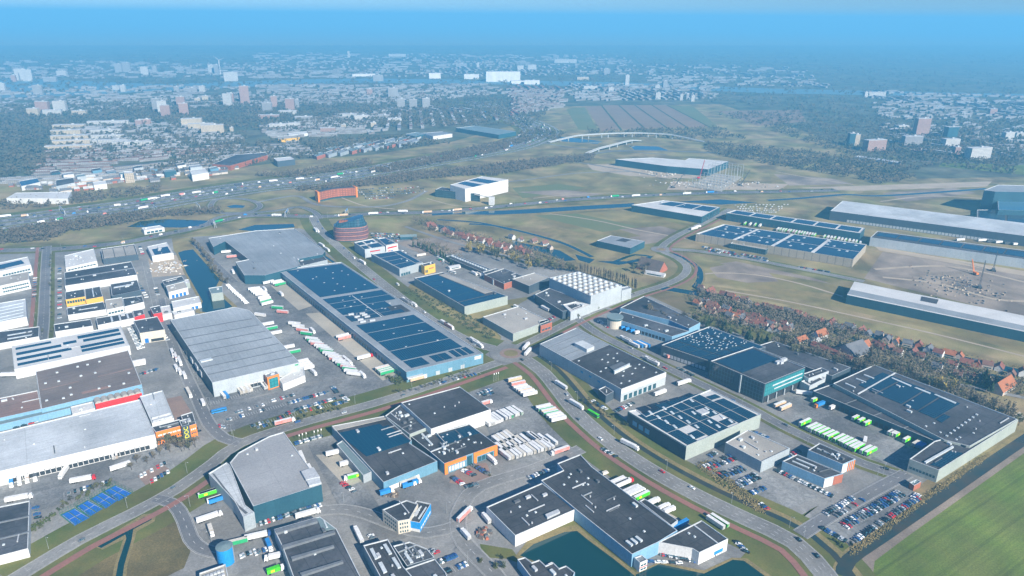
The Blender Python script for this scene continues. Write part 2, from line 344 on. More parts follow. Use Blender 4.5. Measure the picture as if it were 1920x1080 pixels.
# ponds and canals
for s, rb in (("975,1042 1000,1021 1058,998 1082,996 1104,1014 1150,1048 1190,1080 1195,1110 1090,1100 1050,1075 1000,1052", "965,1045 990,1013 1050,990 1082,984 1112,1012 1160,1048 1198,1078 1200,1110 1090,1110 1000,1062"),
              ("1192,1078 1236,1058 1320,1076 1374,1050 1395,1052 1440,1085 1445,1130 1190,1130", "1186,1077 1236,1054 1320,1070 1372,1046 1400,1047 1452,1084 1455,1130 1186,1130"),
              ("183,1025 215,1003 270,970 288,965 284,975 250,993 247,1012 233,1060 226,1110 212,1110 222,1055 237,1010 235,1003 190,1028", "180,1026 212,1000 268,965 293,962 290,978 256,997 252,1014 239,1060 234,1112 205,1110 216,1055 231,1012 192,1031"),
              ("334,474 345,470 362,468 412,524 402,545 436,575 400,588 374,584 380,565 350,512", "330,474 345,464 366,464 420,524 412,545 445,575 400,594 366,586 374,565 345,512"),
              ("238,426 262,415 312,411 392,414 384,422 342,427", "232,428 262,412 312,408 398,412 390,424 342,430"),
              ("446,431 478,422 550,420 553,426 480,434", "440,433 478,419 555,417 560,428 480,437"),
              ("922,396 1000,392 1080,387 1190,381 1184,388 1100,393 1000,400 925,403", "920,394 1000,390 1080,385 1195,379 1188,391 1100,396 1000,403 920,405"),
              ("930,395 925,403 850,402 800,405 790,400", "930,393 925,405 850,405 790,408 785,398"),
              ("800,418 845,425 880,440 870,448 830,438", "795,416 850,422 890,440 872,452 828,441"),
              ("960,450 975,455 1050,470 1080,488 1060,490 1000,468 962,462", "955,447 975,452 1060,468 1090,488 1060,494 1000,472 958,466"),
              ("1078,477 1115,487 1105,494 1085,488", "1074,474 1120,487 1106,498 1080,492"),
              ("1175,490 1225,480 1218,487 1160,497 1120,490", "1170,488 1228,477 1222,490 1160,501 1118,494"),
              ("1040,255 1130,265 1120,270 1050,265", "1035,252 1135,264 1122,272 1045,268"),
              ("1178,273 1235,275 1255,283 1190,281", "1174,270 1236,272 1262,285 1188,284"),
              ("1275,378 1350,374 1420,380 1350,384", "1270,376 1350,371 1428,381 1350,387")):
    sheet('reed_bank', rb, 'reed', 'bank'); sheet('pond', s, 'water', 'water')
for s, wd in (("1262,476 1290,488 1310,505 1312,525 1303,538", 8), ("1440,376 1500,372 1585,365 1618,367 1660,367 1740,362 1850,354", 10), ("1240,540 1290,548 1345,560 1440,577 1530,600 1620,625 1700,648 1800,672 1930,702", 14), ("880,420 930,424 1000,440 1060,458 1110,482", 7), ("1150,492 1190,478 1222,482", 6), ("1310,560 1400,585 1480,600 1560,622 1650,650 1760,680 1930,720", 6), ("820,412 900,418 960,432", 6), ("600,475 680,528 800,605 880,655", 4)):
    ribbon('reed_bank', s, wd + 5, 'reed', 'bank'); ribbon('canal', s, wd, 'water', 'water')
sheet('river', "-300,140 60,148 300,158 560,149 700,147 900,150 1150,154 1440,166 1900,176 2400,182 2400,188 1900,183 1440,175 1150,163 900,158 700,155 560,158 320,170 120,180 -300,192", 'river', 'water', dz=.3)
# fields beyond
for s, m in (("1098,200 1130,198 1165,243 1128,246", 'ploughed'), ("1130,197 1190,197 1250,240 1168,243", 'ploughed'), ("1190,197 1250,197 1330,238 1254,240", 'ploughed'), ("1250,197 1300,200 1345,236 1333,238", 'crop_pale'), ("1062,205 1096,201 1122,245 1085,243", 'crop_pale'), ("1345,208 1500,206 1512,228 1420,236", 'ploughed'),
             ("1770,300 2100,320 2100,345 1760,312", 'crop'), ("1590,296 1700,292 1712,300 1600,303", 'crop_pale'), ("930,345 1100,318 1300,345 1240,372 1000,385", 'dry_grass'), ("960,352 1050,345 1100,352 980,372", 'crop_pale'), ("985,405 1180,395 1290,425 1250,448 1120,440", 'dry_grass'), ("1000,404 1080,400 1200,425 1130,435", 'crop_pale'), ("1180,445 1290,430 1260,450 1210,458", 'mud'), ("1310,500 1380,490 1520,520 1600,545 1480,545 1330,520", 'mud'),
             ("1270,480 1600,540 1590,560 1380,540 1300,510", 'dry_grass'), ("1655,472 1920,515 2100,545 2100,640 1920,595 1620,522", 'mud'), ("1640,345 1850,350 1840,390 1600,372", 'dry_grass'), ("1440,318 1600,330 1640,345 1450,352", 'dry_grass'), ("1100,308 1180,308 1330,325 1300,335 1180,330 1110,318", 'sand'), ("1260,340 1480,345 1460,356 1250,356", 'sand'), ("1500,352 1860,340 1850,350 1600,358", 'sand'), ("1640,462 1930,510 2100,535 2100,545 1920,517 1650,470", 'sand'),
             ("1430,85 1920,90 1920,140 1500,150", 'city_ground'), ("450,135 900,128 900,118 480,120", 'city_ground'),
             ("1330,502 1372,494 1440,510 1460,528 1400,530 1345,520", 'mud'), ("1452,538 1560,552 1600,566 1590,572 1480,556", 'reed'), ("1330,536 1420,548 1560,580 1640,604 1640,608 1540,584 1400,556 1325,542", 'reed'), ("1160,430 1240,424 1270,432 1215,446", 'mud'), ("1040,425 1110,440 1090,446 1000,432", 'reed'), ("1380,532 1480,548 1640,580 1780,612 1920,650 1920,660 1760,620 1480,556", 'dry_grass'), ("970,360 1060,356 1130,364 1080,372", 'mud'), ("1450,326 1560,335 1600,345 1480,348", 'mud'), ("1655,362 1790,352 1830,362 1700,378", 'mud'), ("640,385 740,372 780,378 700,395", 'dry_grass'), ("1300,585 1480,628 1440,640 1290,600", 'verge'), ("1530,650 1640,668 1600,682 1520,660", 'verge'), ("1780,700 1860,715 1840,730 1770,715", 'verge'), ("278,485 330,478 350,515 285,520", 'sand'), ("740,455 850,440 900,470 800,480", 'mud')):
    sheet('field', s, m, 'field', dz=.01 * (1 + rnd.random()))
for x0, y0, x1, y1 in ((1128, 198, 1166, 245), (1190, 197, 1252, 241), (1250, 197, 1332, 239), (1160, 197, 1210, 242), (1222, 197, 1290, 240)):
    ribbon('ditch', f"{x0},{y0} {x1},{y1}", 6, 'furrow', 'water')

for s_, wd in (("1290,520 1340,512 1420,516 1500,532 1580,556", 4), ("985,398 1040,402 1120,414 1200,432 1290,448", 3.5), ("1000,372 1060,366 1150,362 1240,368", 3.5), ("1455,322 1520,334 1600,346", 4), ("1650,378 1740,368 1840,372", 5), ("620,362 680,385 740,392", 3.5), ("800,372 850,385 900,388", 3), ("1360,545 1480,566 1600,592 1760,628 1920,668", 3.5), ("1655,520 1760,532 1860,560 1925,565", 6), ("1640,505 1780,500 1925,530", 6), ("1120,312 1180,325 1260,335", 6)):
    ribbon('dirt_track', s_, wd, 'sand', 'verge')

# roads
HW = road("-120,436 0,419 120,402 240,386 360,366 480,348 600,335 700,320 780,305 870,290 960,272 1005,252 1000,238 960,222 925,208 890,190", 60, 'verge', (), False, verge=130, kerb=False, desc='motorway')
for o_, wd in ((-14, 21), (14, 21), (38, 12), (-38, 11), (58, 8)):
    ribbon('motorway', HW, wd, 'motorway_asphalt', 'road2', o_)
    mb = MB(); zm = zl('mark')
    for d in ((-3.6, 0, 3.6) if wd > 15 else (0,)): dashes(mb, HW, o_ + d, zm, 8, 9, .6)
    for d in (-1, 1): dashes(mb, HW, o_ + d * (wd / 2 - .7), zm, 20, .01, .6)
    struct('road_marking', mb, 'motorway_line')
MID = road("-80,474 0,470 120,466 230,455 300,441 360,429 420,413 480,404 600,406 700,401 830,397 960,385 1080,374 1180,368 1330,362 1440,360 1570,357", 17, 'asphalt', (-3.5, 0, 3.5), verge=34, lamps=(11, 75), desc='the dual road below the motorway')
road("960,310 1040,300 1130,312 1230,330", 8, 'asphalt_old', (0,), False, kerb=False, desc='construction road')
road("900,345 980,338 1080,325 1180,322", 7, 'asphalt_old', (), False, kerb=False)
road("850,330 880,318 960,312 1100,290 1180,282 1300,285 1450,292 1640,300 1920,308", 14, 'asphalt', (0,), False, verge=22, kerb=False)
road("980,260 1060,275 1150,283 1250,290", 8, 'asphalt', (0,), False, kerb=False)
# junction loops
road("395,385 405,375 440,372 475,377 488,387 470,397 430,400 400,395 395,385", 9, 'asphalt', (0,), True, verge=16, desc='loop road')
road("388,420 420,405 520,395 560,388 590,398 600,410", 9, 'asphalt', (0,), True, verge=16, dz=.05)
road("300,400 360,398 420,400 490,405", 9, 'asphalt', (0,), False, dz=.06)
road("480,380 520,372 560,368 600,385 700,388 760,378 800,358", 8, 'asphalt_old', (0,), False, kerb=False, dz=.03)
sheet('reed_bank', "412,386 430,380 462,381 470,388 450,393 420,392", 'reed', 'bank', dz=.08); sheet('pond', "425,387 440,384 460,386 455,390 432,390", 'water', 'water', dz=.09)
R1 = road("586,405 600,430 640,467 700,518 790,588 870,636 925,654", 13, 'asphalt_old', (-3.2, 0, 3.2), verge=44, lamps=(9, 62), desc='the avenue beside the long solar roof')
R2 = road("985,674 1018,698 1045,730 1075,768 1112,803 1160,842 1235,890 1320,936 1400,974 1490,1018 1545,1075 1570,1115", 14, 'asphalt_old', (-3.4, 0, 3.4), verge=60, voff=0, lamps=(-9, 50), desc='the curving avenue with a ditch')
ribbon('ditch', R2, 4.5, 'ditch', 'water', -15.5); ribbon('reed_bank', R2, 4, 'reed', 'bank', -20)
ribbon('cycle_path', R2, 4.5, 'red_path', 'path', 13)
R3 = road("20,1090 150,1012 250,962 330,918 400,868 450,832 560,795 700,757 830,716 935,680", 11, 'asphalt_old', (0,), verge=52, voff=4, lamps=(-8, 45), desc='the cross road beside the red path')
ribbon('cycle_path', R3, 5, 'red_path', 'path', 13)
R6 = road("975,650 1020,628 1082,597 1140,572 1200,549 1245,535 1280,518 1288,500 1270,484 1240,468 1265,445 1320,418 1370,392", 10, 'asphalt_old', (0,), verge=24, lamps=(7, 60), desc='the road to the far warehouses', dz=.02)
ribbon('cycle_path', R6, 3.5, 'red_path', 'path', 12)
road("1240,468 1300,470 1400,485 1520,508 1620,528", 10, 'asphalt_old', (0,), True, verge=20, dz=.03, desc='service road')
R7 = road("1082,597 1120,625 1180,655 1250,690 1330,728 1400,762 1470,800 1550,838 1620,870 1690,893", 10, 'asphalt', (0,), verge=18, lamps=(7, 55), desc='the back street by the dark warehouses')
road("1700,888 1640,920 1560,965 1500,1003", 10, 'asphalt', (0,), lamps=(8, 40), desc='the car park entrance road', dz=.02)
R4 = road("300,560 322,640 345,695 372,752 392,795 420,822 450,830", 10, 'asphalt', (0,), lamps=(-7, 45), desc='the street beside the pale warehouse', dz=.01)
road("1090,842 1000,880 900,912 868,945 858,985 872,1020 925,1075 950,1110", 11, 'asphalt_old', (0,), lamps=(8, 45), desc='the street by the black roofed hall', dz=.02)
road("860,985 800,1000 740,985 690,965 640,955 590,960", 10, 'asphalt_old', (0,), lamps=(7, 45), desc='the side street by the blue office', dz=.03)
road("290,935 325,945 345,975 358,1010 380,1030 420,1040", 9, 'asphalt', (0,), lamps=(-7, 40), desc='the bend beside the dry meadow', dz=.02)
R11 = road("88,462 86,500 84,550 82,600 78,640", 11, 'asphalt', (0,), verge=20, lamps=(8, 60), desc='the straight street between white offices')
ribbon('cycle_path', R11, 4, 'red_path', 'path', 11)
road("272,490 282,530 295,580", 7, 'asphalt_old', (), False, dz=.01)
road("365,455 400,492 440,530", 9, 'asphalt', (0,), False, lamps=(6, 60), desc='the tree lined lane by the canal', dz=.01)
road("1090,565 1200,595 1330,628 1460,662 1600,690 1700,705 1800,722 1930,748", 6, 'asphalt_old', (), False, kerb=False)
road("760,425 850,455 950,480 1040,503 1130,530", 6, 'asphalt_old', (), False, kerb=False)
# roundabouts
def roundabout(c, r0, r1):
    p = at(*c); mb = MB(); n = 40
    ring = [p + Vector((math.cos(6.2832 * i / n), math.sin(6.2832 * i / n), 0)) * ((r0 + r1) / 2) for i in range(n + 1)]
    strip(mb, ring, r1 - r0, LAYER['road2'] + .02); struct('roundabout_road', mb, 'asphalt_old')
    mb = MB(); mb.cyl(p, r0, LAYER['verge'], LAYER['road2'] + .12, n); struct('roundabout_island', mb, 'brick_paving')
    mb = MB(); mb.cyl(p, r0 * .62, LAYER['road2'] + .1, LAYER['road2'] + .3, n); struct('roundabout_mound', mb, 'dry_grass')
roundabout((958, 663), 11, 21); roundabout((1240, 468), 7, 15)

# ---------------------------------------------------------------- buildings
U_AX, V_AX = R(33), R(-56)
class Bld:
    def __init__(s, label, poly, h, wall='wall_pale', roof='roof_grey', name='warehouse', cat='warehouse', par=.7, cop='coping', vents=5, group=None, z0=0.0, cap=.45):
        s.h = h; px = P(poly) if isinstance(poly, str) else poly
        s.px = px; w = [at(x, y, h) for x, y in px] if not isinstance(px[0], Vector) else px
        ar = sum(w[i].x * w[(i + 1) % len(w)].y - w[(i + 1) % len(w)].x * w[i].y for i in range(len(w)))
        s.ccw = ar > 0
        c = sum(w, Vector()) / len(w); s.c = Vector((c.x, c.y, 0))
        s.q = [Vector((p.x - c.x, p.y - c.y, 0)) for p in w]; s.axis = math.atan2((s.q[-1] - s.q[-2]).y, (s.q[-1] - s.q[-2]).x) if len(w) == 4 else V_AX
        s.root = thing(name, label, cat, s.c, 0, group); s.nv = 0
        n = len(s.q); ins = s.inset(cap); zt = h + par
        mb = MB()
        for i in range(n):
            a, b = s.q[i], s.q[(i + 1) % n]
            f = [(a.x, a.y, z0), (b.x, b.y, z0), (b.x, b.y, zt), (a.x, a.y, zt)]
            mb.add(f, [(0, 1, 2, 3) if s.ccw else (3, 2, 1, 0)])
        s.part('wall', mb, wall)
        mb = MB()
        for i in range(n):
            j = (i + 1) % n; a, b, d, e = s.q[i], s.q[j], ins[j], ins[i]
            o = [(p.x, p.y, zt) for p in (a, b, d, e)]; k = [(d.x, d.y, zt), (e.x, e.y, zt), (e.x, e.y, h), (d.x, d.y, h)]
            mb.add(o, [(0, 1, 2, 3) if s.ccw else (3, 2, 1, 0)]); mb.add(k, [(0, 1, 2, 3) if not s.ccw else (3, 2, 1, 0)])
        s.part('parapet', mb, cop)
        mb = MB(); r = ins if s.ccw else ins[::-1]
        mb.add([(p.x, p.y, h) for p in r], [tuple(range(n))])
        s.part('roof', mb, roof)
        if vents: s.scatter(vents)
    def part(s, name, mb, m, parent=None):
        return obj(name, mb.mesh(name, m, s.axis), parent or s.root)
    def inset(s, d):
        q = s.q; n = len(q); out = []; sg = 1 if s.ccw else -1
        for i in range(n):
            p, a, b = q[i - 1], q[i], q[(i + 1) % n]
            e1, e2 = (a - p).normalized(), (b - a).normalized()
            n1, n2 = Vector((-e1.y, e1.x, 0)) * sg, Vector((-e2.y, e2.x, 0)) * sg
            k = n1 + n2; k = k / max(.35, k.length_squared / 2); out.append(a + k * d)
        return out
    def bi(s, u, v):
        """u, v in 0..1 over the roof of a four cornered building (corner 0 -> 1, 0 -> 3)"""
        a, b, c, d = s.q[:4]; return a * (1 - u) * (1 - v) + b * u * (1 - v) + c * u * v + d * (1 - u) * v
    def patch(s, name, poly, m, t=.15, z=None):
        z = s.h if z is None else z
        p = [at(x, y, z) - s.c for x, y in (P(poly) if isinstance(poly, str) else poly)]
        ar = sum(p[i].x * p[(i + 1) % len(p)].y - p[(i + 1) % len(p)].x * p[i].y for i in range(len(p)))
        if ar < 0: p = p[::-1]
        mb = MB(); mb.prism(p, z + .01, z + t); return s.part(name, mb, m)
    def sub(s, name, rect, m, t=.2, parent=None):
        u0, v0, u1, v1 = rect; p = [s.bi(*k) for k in ((u0, v0), (u1, v0), (u1, v1), (u0, v1))]
        if (p[1] - p[0]).cross(p[2] - p[1]).z < 0: p = p[::-1]
        mb = MB(); s.nv += 1; mb.prism(p, s.h + .01, s.h + t + .003 * (s.nv % 40)); return s.part(name, mb, m, parent)
    def grid(s, name, nu, nv, rect, size, m, jit=0, skip=0):
        u0, v0, u1, v1 = rect
        ax = math.atan2((s.q[1] - s.q[0]).y, (s.q[1] - s.q[0]).x)
        for i in range(nu):
            for j in range(nv):
                if rnd.random() < skip: continue
                c = s.bi(u0 + (u1 - u0) * (i + .5) / nu + rnd.uniform(-jit, jit), v0 + (v1 - v0) * (j + .5) / nv + rnd.uniform(-jit, jit))
                mb = MB(); s.nv += 1; mb.box(c, size[0], size[1], s.h + .005, s.h + size[2] + .002 * (s.nv % 30), ax, tl=.94, tw=.9); s.part(name, mb, m)
    def scatter(s, n):
        k = 0
        for _ in range(n * 6):
            if k >= n: break
            a, b, c = rnd.sample(s.inset(4), 3); u, v = rnd.random(), rnd.random()
            if u + v > 1: u, v = 1 - u, 1 - v
            p = a + (b - a) * u + (c - a) * v
            mb = MB(); t = rnd.random(); s.nv += 1; e = .002 * (s.nv % 50)
            if t < .14: mb.box(p, rnd.uniform(7, 15), .7, s.h + .2, s.h + .8 + e, s.axis + rnd.choice((0, math.pi / 2))); s.part('roof_duct', mb, rnd.choice(['plant_grey', 'plant_dark', 'steel']))
            elif t < .5: mb.box(p, 1.5, 1.5, s.h + .005, s.h + .6 + e, s.axis, tl=.8, tw=.8); s.part('skylight', mb, 'skylight')
            elif t < .75: mb.cyl(p, .55, s.h, s.h + 1.1 + e, 8); s.part('roof_vent', mb, 'plant_grey')
            else: mb.box(p, rnd.uniform(2, 4.5), 1.9, s.h + .005, s.h + 1.5 + e, s.axis); s.part('air_unit', mb, rnd.choice(['plant_grey', 'plant_dark', 'skylight']))
            k += 1
    def edge(s, e, t):
        a, b = s.q[e], s.q[(e + 1) % len(s.q)]; d = (b - a); L = d.length; d.normalize()
        nn = Vector((d.y, -d.x, 0)) * (1 if s.ccw else -1); return a + d * L * t, d, nn, L
    def panel(s, name, e, t0, t1, z0, z1, m, out=.06, depth=.05, parent=None):
        """a slab standing proud of wall e between t0..t1 and z0..z1"""
        p, d, n, L = s.edge(e, t0); q, *_ = s.edge(e, t1)
        a, b = p + n * (out + depth - .05), q + n * (out + depth - .05); k = [p - n * .0, q - n * .0, b, a]
        if (k[1] - k[0]).cross(k[2] - k[1]).z < 0: k = k[::-1]
        mb = MB(); mb.prism(k, z0, z1); return s.part(name, mb, m, parent)
    def doors(s, e, t0, t1, n, m='door_dark', wd=3.0, hh=3.6, z=.9, name='dock_door', frame=None):
        L = s.edge(e, 0)[3]
        for i in range(n):
            t = t0 + (t1 - t0) * (i + .5) / n; k = wd / 2 / L
            o = s.panel(name, e, t - k, t + k, z, z + hh, m, .08)
            if frame: s.panel('dock_shelter', e, t - k * 1.35, t + k * 1.35, z + hh, z + hh + .8, frame, .5, parent=o)
    def wins(s, e, t0, t1, n, z0, z1, m='glass', fill=.8, name='window'):
        for i in range(n):
            a = t0 + (t1 - t0) * (i + .5 - fill / 2) / n; b = t0 + (t1 - t0) * (i + .5 + fill / 2) / n
            s.panel(name, e, a, b, z0, z1, m, .07)
    def text(s, e, t, z, body, size, m, up=False, name='sign', out=.2):
        p, d, n, L = s.edge(e, t)
        cu = bpy.data.curves.new('lettering', 'FONT'); cu.resolution_u = 3; cu.body = body; cu.size = size; cu.extrude = .06; cu.align_x = 'CENTER'; cu.align_y = 'CENTER'; cu.materials.append(MATS[m])
        tmp = bpy.data.objects.new(name, cu); COL.objects.link(tmp); bpy.context.view_layer.update(); me = bpy.data.meshes.new_from_object(tmp.evaluated_get(bpy.context.evaluated_depsgraph_get())); bpy.data.objects.remove(tmp)
        if not me.materials: me.materials.append(MATS[m])
        o = obj(name, me, s.root)
        xd = Vector((-n.y, n.x, 0)); zd = Vector((0, 0, 1))
        if up: xd, zd = zd, -xd
        M = Matrix((xd, zd, n)).transposed().to_4x4(); M.translation = p + n * out + Vector((0, 0, z)); o.matrix_local = M
# ---- the long solar distribution centre
A = Bld("huge solar panelled distribution centre with a grey walkway roof edge beside the avenue", "521,507 640,492 906,664 762,699", 10, 'wall_blue', 'roof_grey', 'distribution_centre', 'warehouse', vents=0)
def solar_block(b, rect, nu, nv, m='solar', gu=.004, gv=.004, name='solar_array', holes=0):
    u0, v0, u1, v1 = rect
    for i in range(nu):
        for j in range(nv):
            if rnd.random() < holes: continue
            du, dv = (u1 - u0) / nu, (v1 - v0) / nv
            b.sub(name, (u0 + i * du + gu, v0 + j * dv + gv, u0 + (i + 1) * du - gu, v0 + (j + 1) * dv - gv), m, .35)
solar_block(A, (.10, .02, .97, .345), 1, 1, 'solar_blue', 0, 0)
solar_block(A, (.10, .365, .97, .475), 1, 2, 'solar_blue', 0, .003); solar_block(A, (.10, .475, .80, .535), 1, 1, 'solar_blue', 0, .002)
solar_block(A, (.22, .535, .86, .60), 2, 2, 'solar', .008, .002); solar_block(A, (.10, .545, .2, .60), 1, 1, 'solar', .002, .002)
solar_block(A, (.10, .63, .90, .93), 1, 4, 'solar_blue', 0, .003); solar_block(A, (.10, .93, .34, .985), 1, 1, 'solar_blue'); solar_block(A, (.42, .935, .64, .985), 2, 1, 'solar_blue'); solar_block(A, (.68, .93, .94, .985), 3, 1, 'solar_blue', .01)
A.grid('skylight', 5, 5, (.2, .04, .9, .34), (2, 1.3, .5), 'plant_grey', .04, .3); A.grid('skylight', 4, 6, (.2, .38, .9, .58), (2, 1.3, .5), 'plant_grey', .04, .4); A.grid('air_unit', 2, 4, (.15, .53, .4, .61), (6, 2.4, 1.6), 'plant_grey', .02); A.grid('skylight', 2, 4, (.2, .65, .9, .92), (2, 1.3, .5), 'plant_grey', .06, .3)
A.sub('cable_duct', (.50, .38, .512, .60), 'coping', .5); A.sub('plant_deck', (.72, .53, .93, .60), 'roof_dark', .3)
A.wins(3, .04, .96, 1, 6.2, 8.3, 'wall_grey', .98, 'fascia'); A.wins(3, .03, .97, 46, 3.2, 5.4, 'glass_dark', .7, 'window'); A.doors(3, .03, .5, 26, 'wall_teal', 3, 3.6); A.doors(3, .55, .97, 22, 'wall_teal', 3, 3.6)
A.doors(2, .2, .85, 4, 'wall_pale', 4, 4, .2, 'door'); A.panel('sign_panel', 2, .03, .12, 6.5, 9.5, 'wall_white', .3); A.panel('canopy', 2, .80, 1.0, 4.4, 5.4, 'roof_white', 3)
# ---- grey warehouse behind it
b = Bld("sprawling pale grey roofed warehouse with two notched loading bays by the long pond", "391,447 480,433 552,429 610,471 605,478 557,487 562,500 497,517 458,517 442,492 466,487 422,453 400,464", 11, 'wall_teal', 'roof_grey', vents=10)
Bld("dark flat roofed link building between the grey and the solar warehouse", "557,488 605,479 614,488 564,500", 8, 'wall_grey', 'roof_dark', vents=5)
# ---- pale warehouse on the left yard
b = Bld("pale ribbed roof warehouse with dark side wall above the street bend", "319,600 440,576 468,582 562,680 398,718", 14, 'wall_pale', 'roof_light', par=.3, vents=0)
for k in range(7):
    t = .18 + k * .115
    b.patch('roof_ridge', [(319 + 79 * t, 600 + 118 * t), (452 + 110 * t, 579 + 101 * t), (452 + 110 * t + 1, 580.2 + 101 * t), (319 + 79 * t + 1, 601.3 + 118 * t)], 'coping_dark', .25)
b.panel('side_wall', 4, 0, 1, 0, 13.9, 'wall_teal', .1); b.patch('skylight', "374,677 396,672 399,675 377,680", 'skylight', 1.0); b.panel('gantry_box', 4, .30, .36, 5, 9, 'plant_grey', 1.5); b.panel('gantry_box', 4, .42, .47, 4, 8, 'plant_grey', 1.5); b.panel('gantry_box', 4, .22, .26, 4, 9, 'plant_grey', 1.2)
b.doors(3, .04, .6, 13, 'door_dark', 3, 3.4, 1.0, frame='wall_white'); b.panel('emblem', 3, .02, .06, 12, 13.2, 'box_green', .1); b.doors(2, .15, .9, 16, 'door_dark', 3, 3.4)
b = Bld("small orange framed office with teal glazing on the pale warehouse corner", "496,703 517,696 523,702 501,709", 12, 'wall_orange', 'roof_grey', 'office', 'office', vents=4); b.wins(2, .1, .9, 1, 1, 10.5, 'glass_teal', .95); b.wins(3, .1, .9, 1, 2, 10, 'wall_brick', .9)
b = Bld("low white loading annex with five dock mouths beside the orange framed office", "523,712 560,690 570,690 572,705 530,722", 6, 'wall_white', 'roof_white', vents=2)
# ---- left cluster
b = Bld("dark grey box hall with a beige loading front and one blue door", "250,602 295,594 309,619 262,626", 11, 'wall_beige', 'roof_dark', vents=3); b.panel('door', 2, .70, .85, .2, 5, 'door_blue', .1); b.doors(2, .1, .6, 5, 'door_dark', 2.6, 3, .6)
b = Bld("white roofed hall with four long rows of solar panels beside the brown roof", "22,649 226,611 243,649 27,694", 9, 'wall_white', 'roof_white', vents=4)
for r_ in ((.03, .12, .34, .20), (.03, .34, .42, .44), (.44, .28, .56, .38), (.03, .56, .5, .66), (.03, .78, .40, .87), (.58, .12, .97, .24), (.62, .32, .97, .42), (.58, .58, .97, .68), (.58, .74, .97, .84)): b.sub('solar_array', r_, 'solar_blue', .4)
b = Bld("large weathered brown roofed factory hall between white roofs", "67,697 240,657 266,722 78,768", 8, 'wall_lightblue', 'roof_brown', vents=0); b.grid('skylight', 8, 4, (.02, .05, .98, .95), (2, 2, .8), 'skylight', .03, .45); b.sub('rust_strip', (.03, .52, .4, .535), 'roof_rust', .12); b.sub('rust_strip', (.6, .52, .97, .535), 'roof_rust', .12); b.sub('rust_strip', (.4, .82, .68, .87), 'roof_rust', .1)
b = Bld("rust red corrugated factory hall at the picture edge, left of the brown roof", "-120,772 71,733 78,768 -120,812", 7, 'wall_lightblue', 'roof_rust', vents=8)
b = Bld("narrow light blue lean-to along the brown factory hall", "-110,811 78,768 266,723 267,731 180,755 -110,824", 5, 'wall_lightblue', 'roof_green', vents=0)
b = Bld("white flat annex with small windows beside the red vaulted building", "132,764 174,754 178,767 136,778", 7, 'wall_white', 'roof_white', vents=3); b.wins(2, .1, .9, 8, 3, 4.5, 'glass', .6)
b = Bld("red fronted annex under a row of seven pale barrel vaults", "175,750 262,731 266,738 179,759", 7, 'wall_red', 'roof_grey', vents=0)
for i in range(7):
    u = (i + .5) / 7; p0, p1 = b.bi(u, .05), b.bi(u, .95); d = (p1 - p0); ax = math.atan2(d.y, d.x); mb = MB(); n = 8; v = []
    for e in (p0, p1):
        for k in range(n + 1):
            an = math.pi * k / n; v.append((e.x - math.sin(ax) * math.cos(an) * 2.6, e.y + math.cos(ax) * math.cos(an) * 2.6, b.h + math.sin(an) * 2.4))
    mb.add(v, [(k, k + 1, n + 2 + k, n + 1 + k) for k in range(n)] + [tuple(range(n + 1)), tuple(range(n + 1, 2 * n + 2))]); b.part('barrel_vault', mb, 'roof_beige')
b = Bld("long pale ribbed roof warehouse with white dock front above the padel courts", "-160,850 0,812 262,750 291,816 0,885 -160,925", 11, 'wall_white', 'roof_pale', vents=6)
b.doors(3, .05, .95, 26, 'door_dark', 3, 3.5, .6, frame='wall_white')
b.doors(4, .1, .9, 12, 'door_dark', 3, 3.5, .6)
b = Bld("pale annex with rooftop coolers at the end of the long ribbed roof", "262,744 305,733 326,785 285,795", 11, 'wall_white', 'roof_pale', vents=3)
b.grid('air_unit', 5, 2, (.1, .80, .95, .97), (3.5, 2.2, 1.6), 'plant_grey', .02)
b = Bld("orange brick office with horizontal white blinds beside a black sign tower", "284,801 337,787 342,799 292,812", 10.5, 'wall_orange', 'roof_dark', 'office', 'office', vents=5)
b.wins(2, .05, .95, 5, 7, 8.3, 'wall_white', .8); b.wins(2, .05, .95, 9, 3.4, 4.8, 'glass', .6); b.wins(2, .05, .95, 9, .6, 2.2, 'glass', .6)
b = Bld("black office tower with rotated pale green lettering on an orange building", "336,790 350,786 355,797 341,801", 13.5, 'wall_dark', 'roof_dark', 'office_tower', 'office', vents=2); b.text(2, .5, 6.8, "VDOC", 4.4, 'emblem', True)
b = Bld("orange brick office wing with slate roof on the street side of the black tower", "339,780 361,773 368,796 355,800 347,800", 10, 'wall_orange', 'roof_dark', 'office', 'office', vents=3); b.wins(2, .1, .9, 3, 6.2, 7.6, 'wall_white', .7); b.wins(2, .1, .9, 3, 3, 4.4, 'glass', .7)
b = Bld("low grey flat roofed hall with a green and white fascia at the bottom left edge", "-120,975 56,940 53,1030 -120,1075", 6, 'wall_white', 'roof_dark', vents=5); b.panel('fascia', 2, .66, .80, 2.5, 6.5, 'paint_teal', .2); b.panel('fascia', 2, .81, .97, 2.5, 6.5, 'wall_pale', .2)
for k in (.33, .66): b.sub('roof_step', (.0, k, 1, k + .02), 'coping_dark', .8)
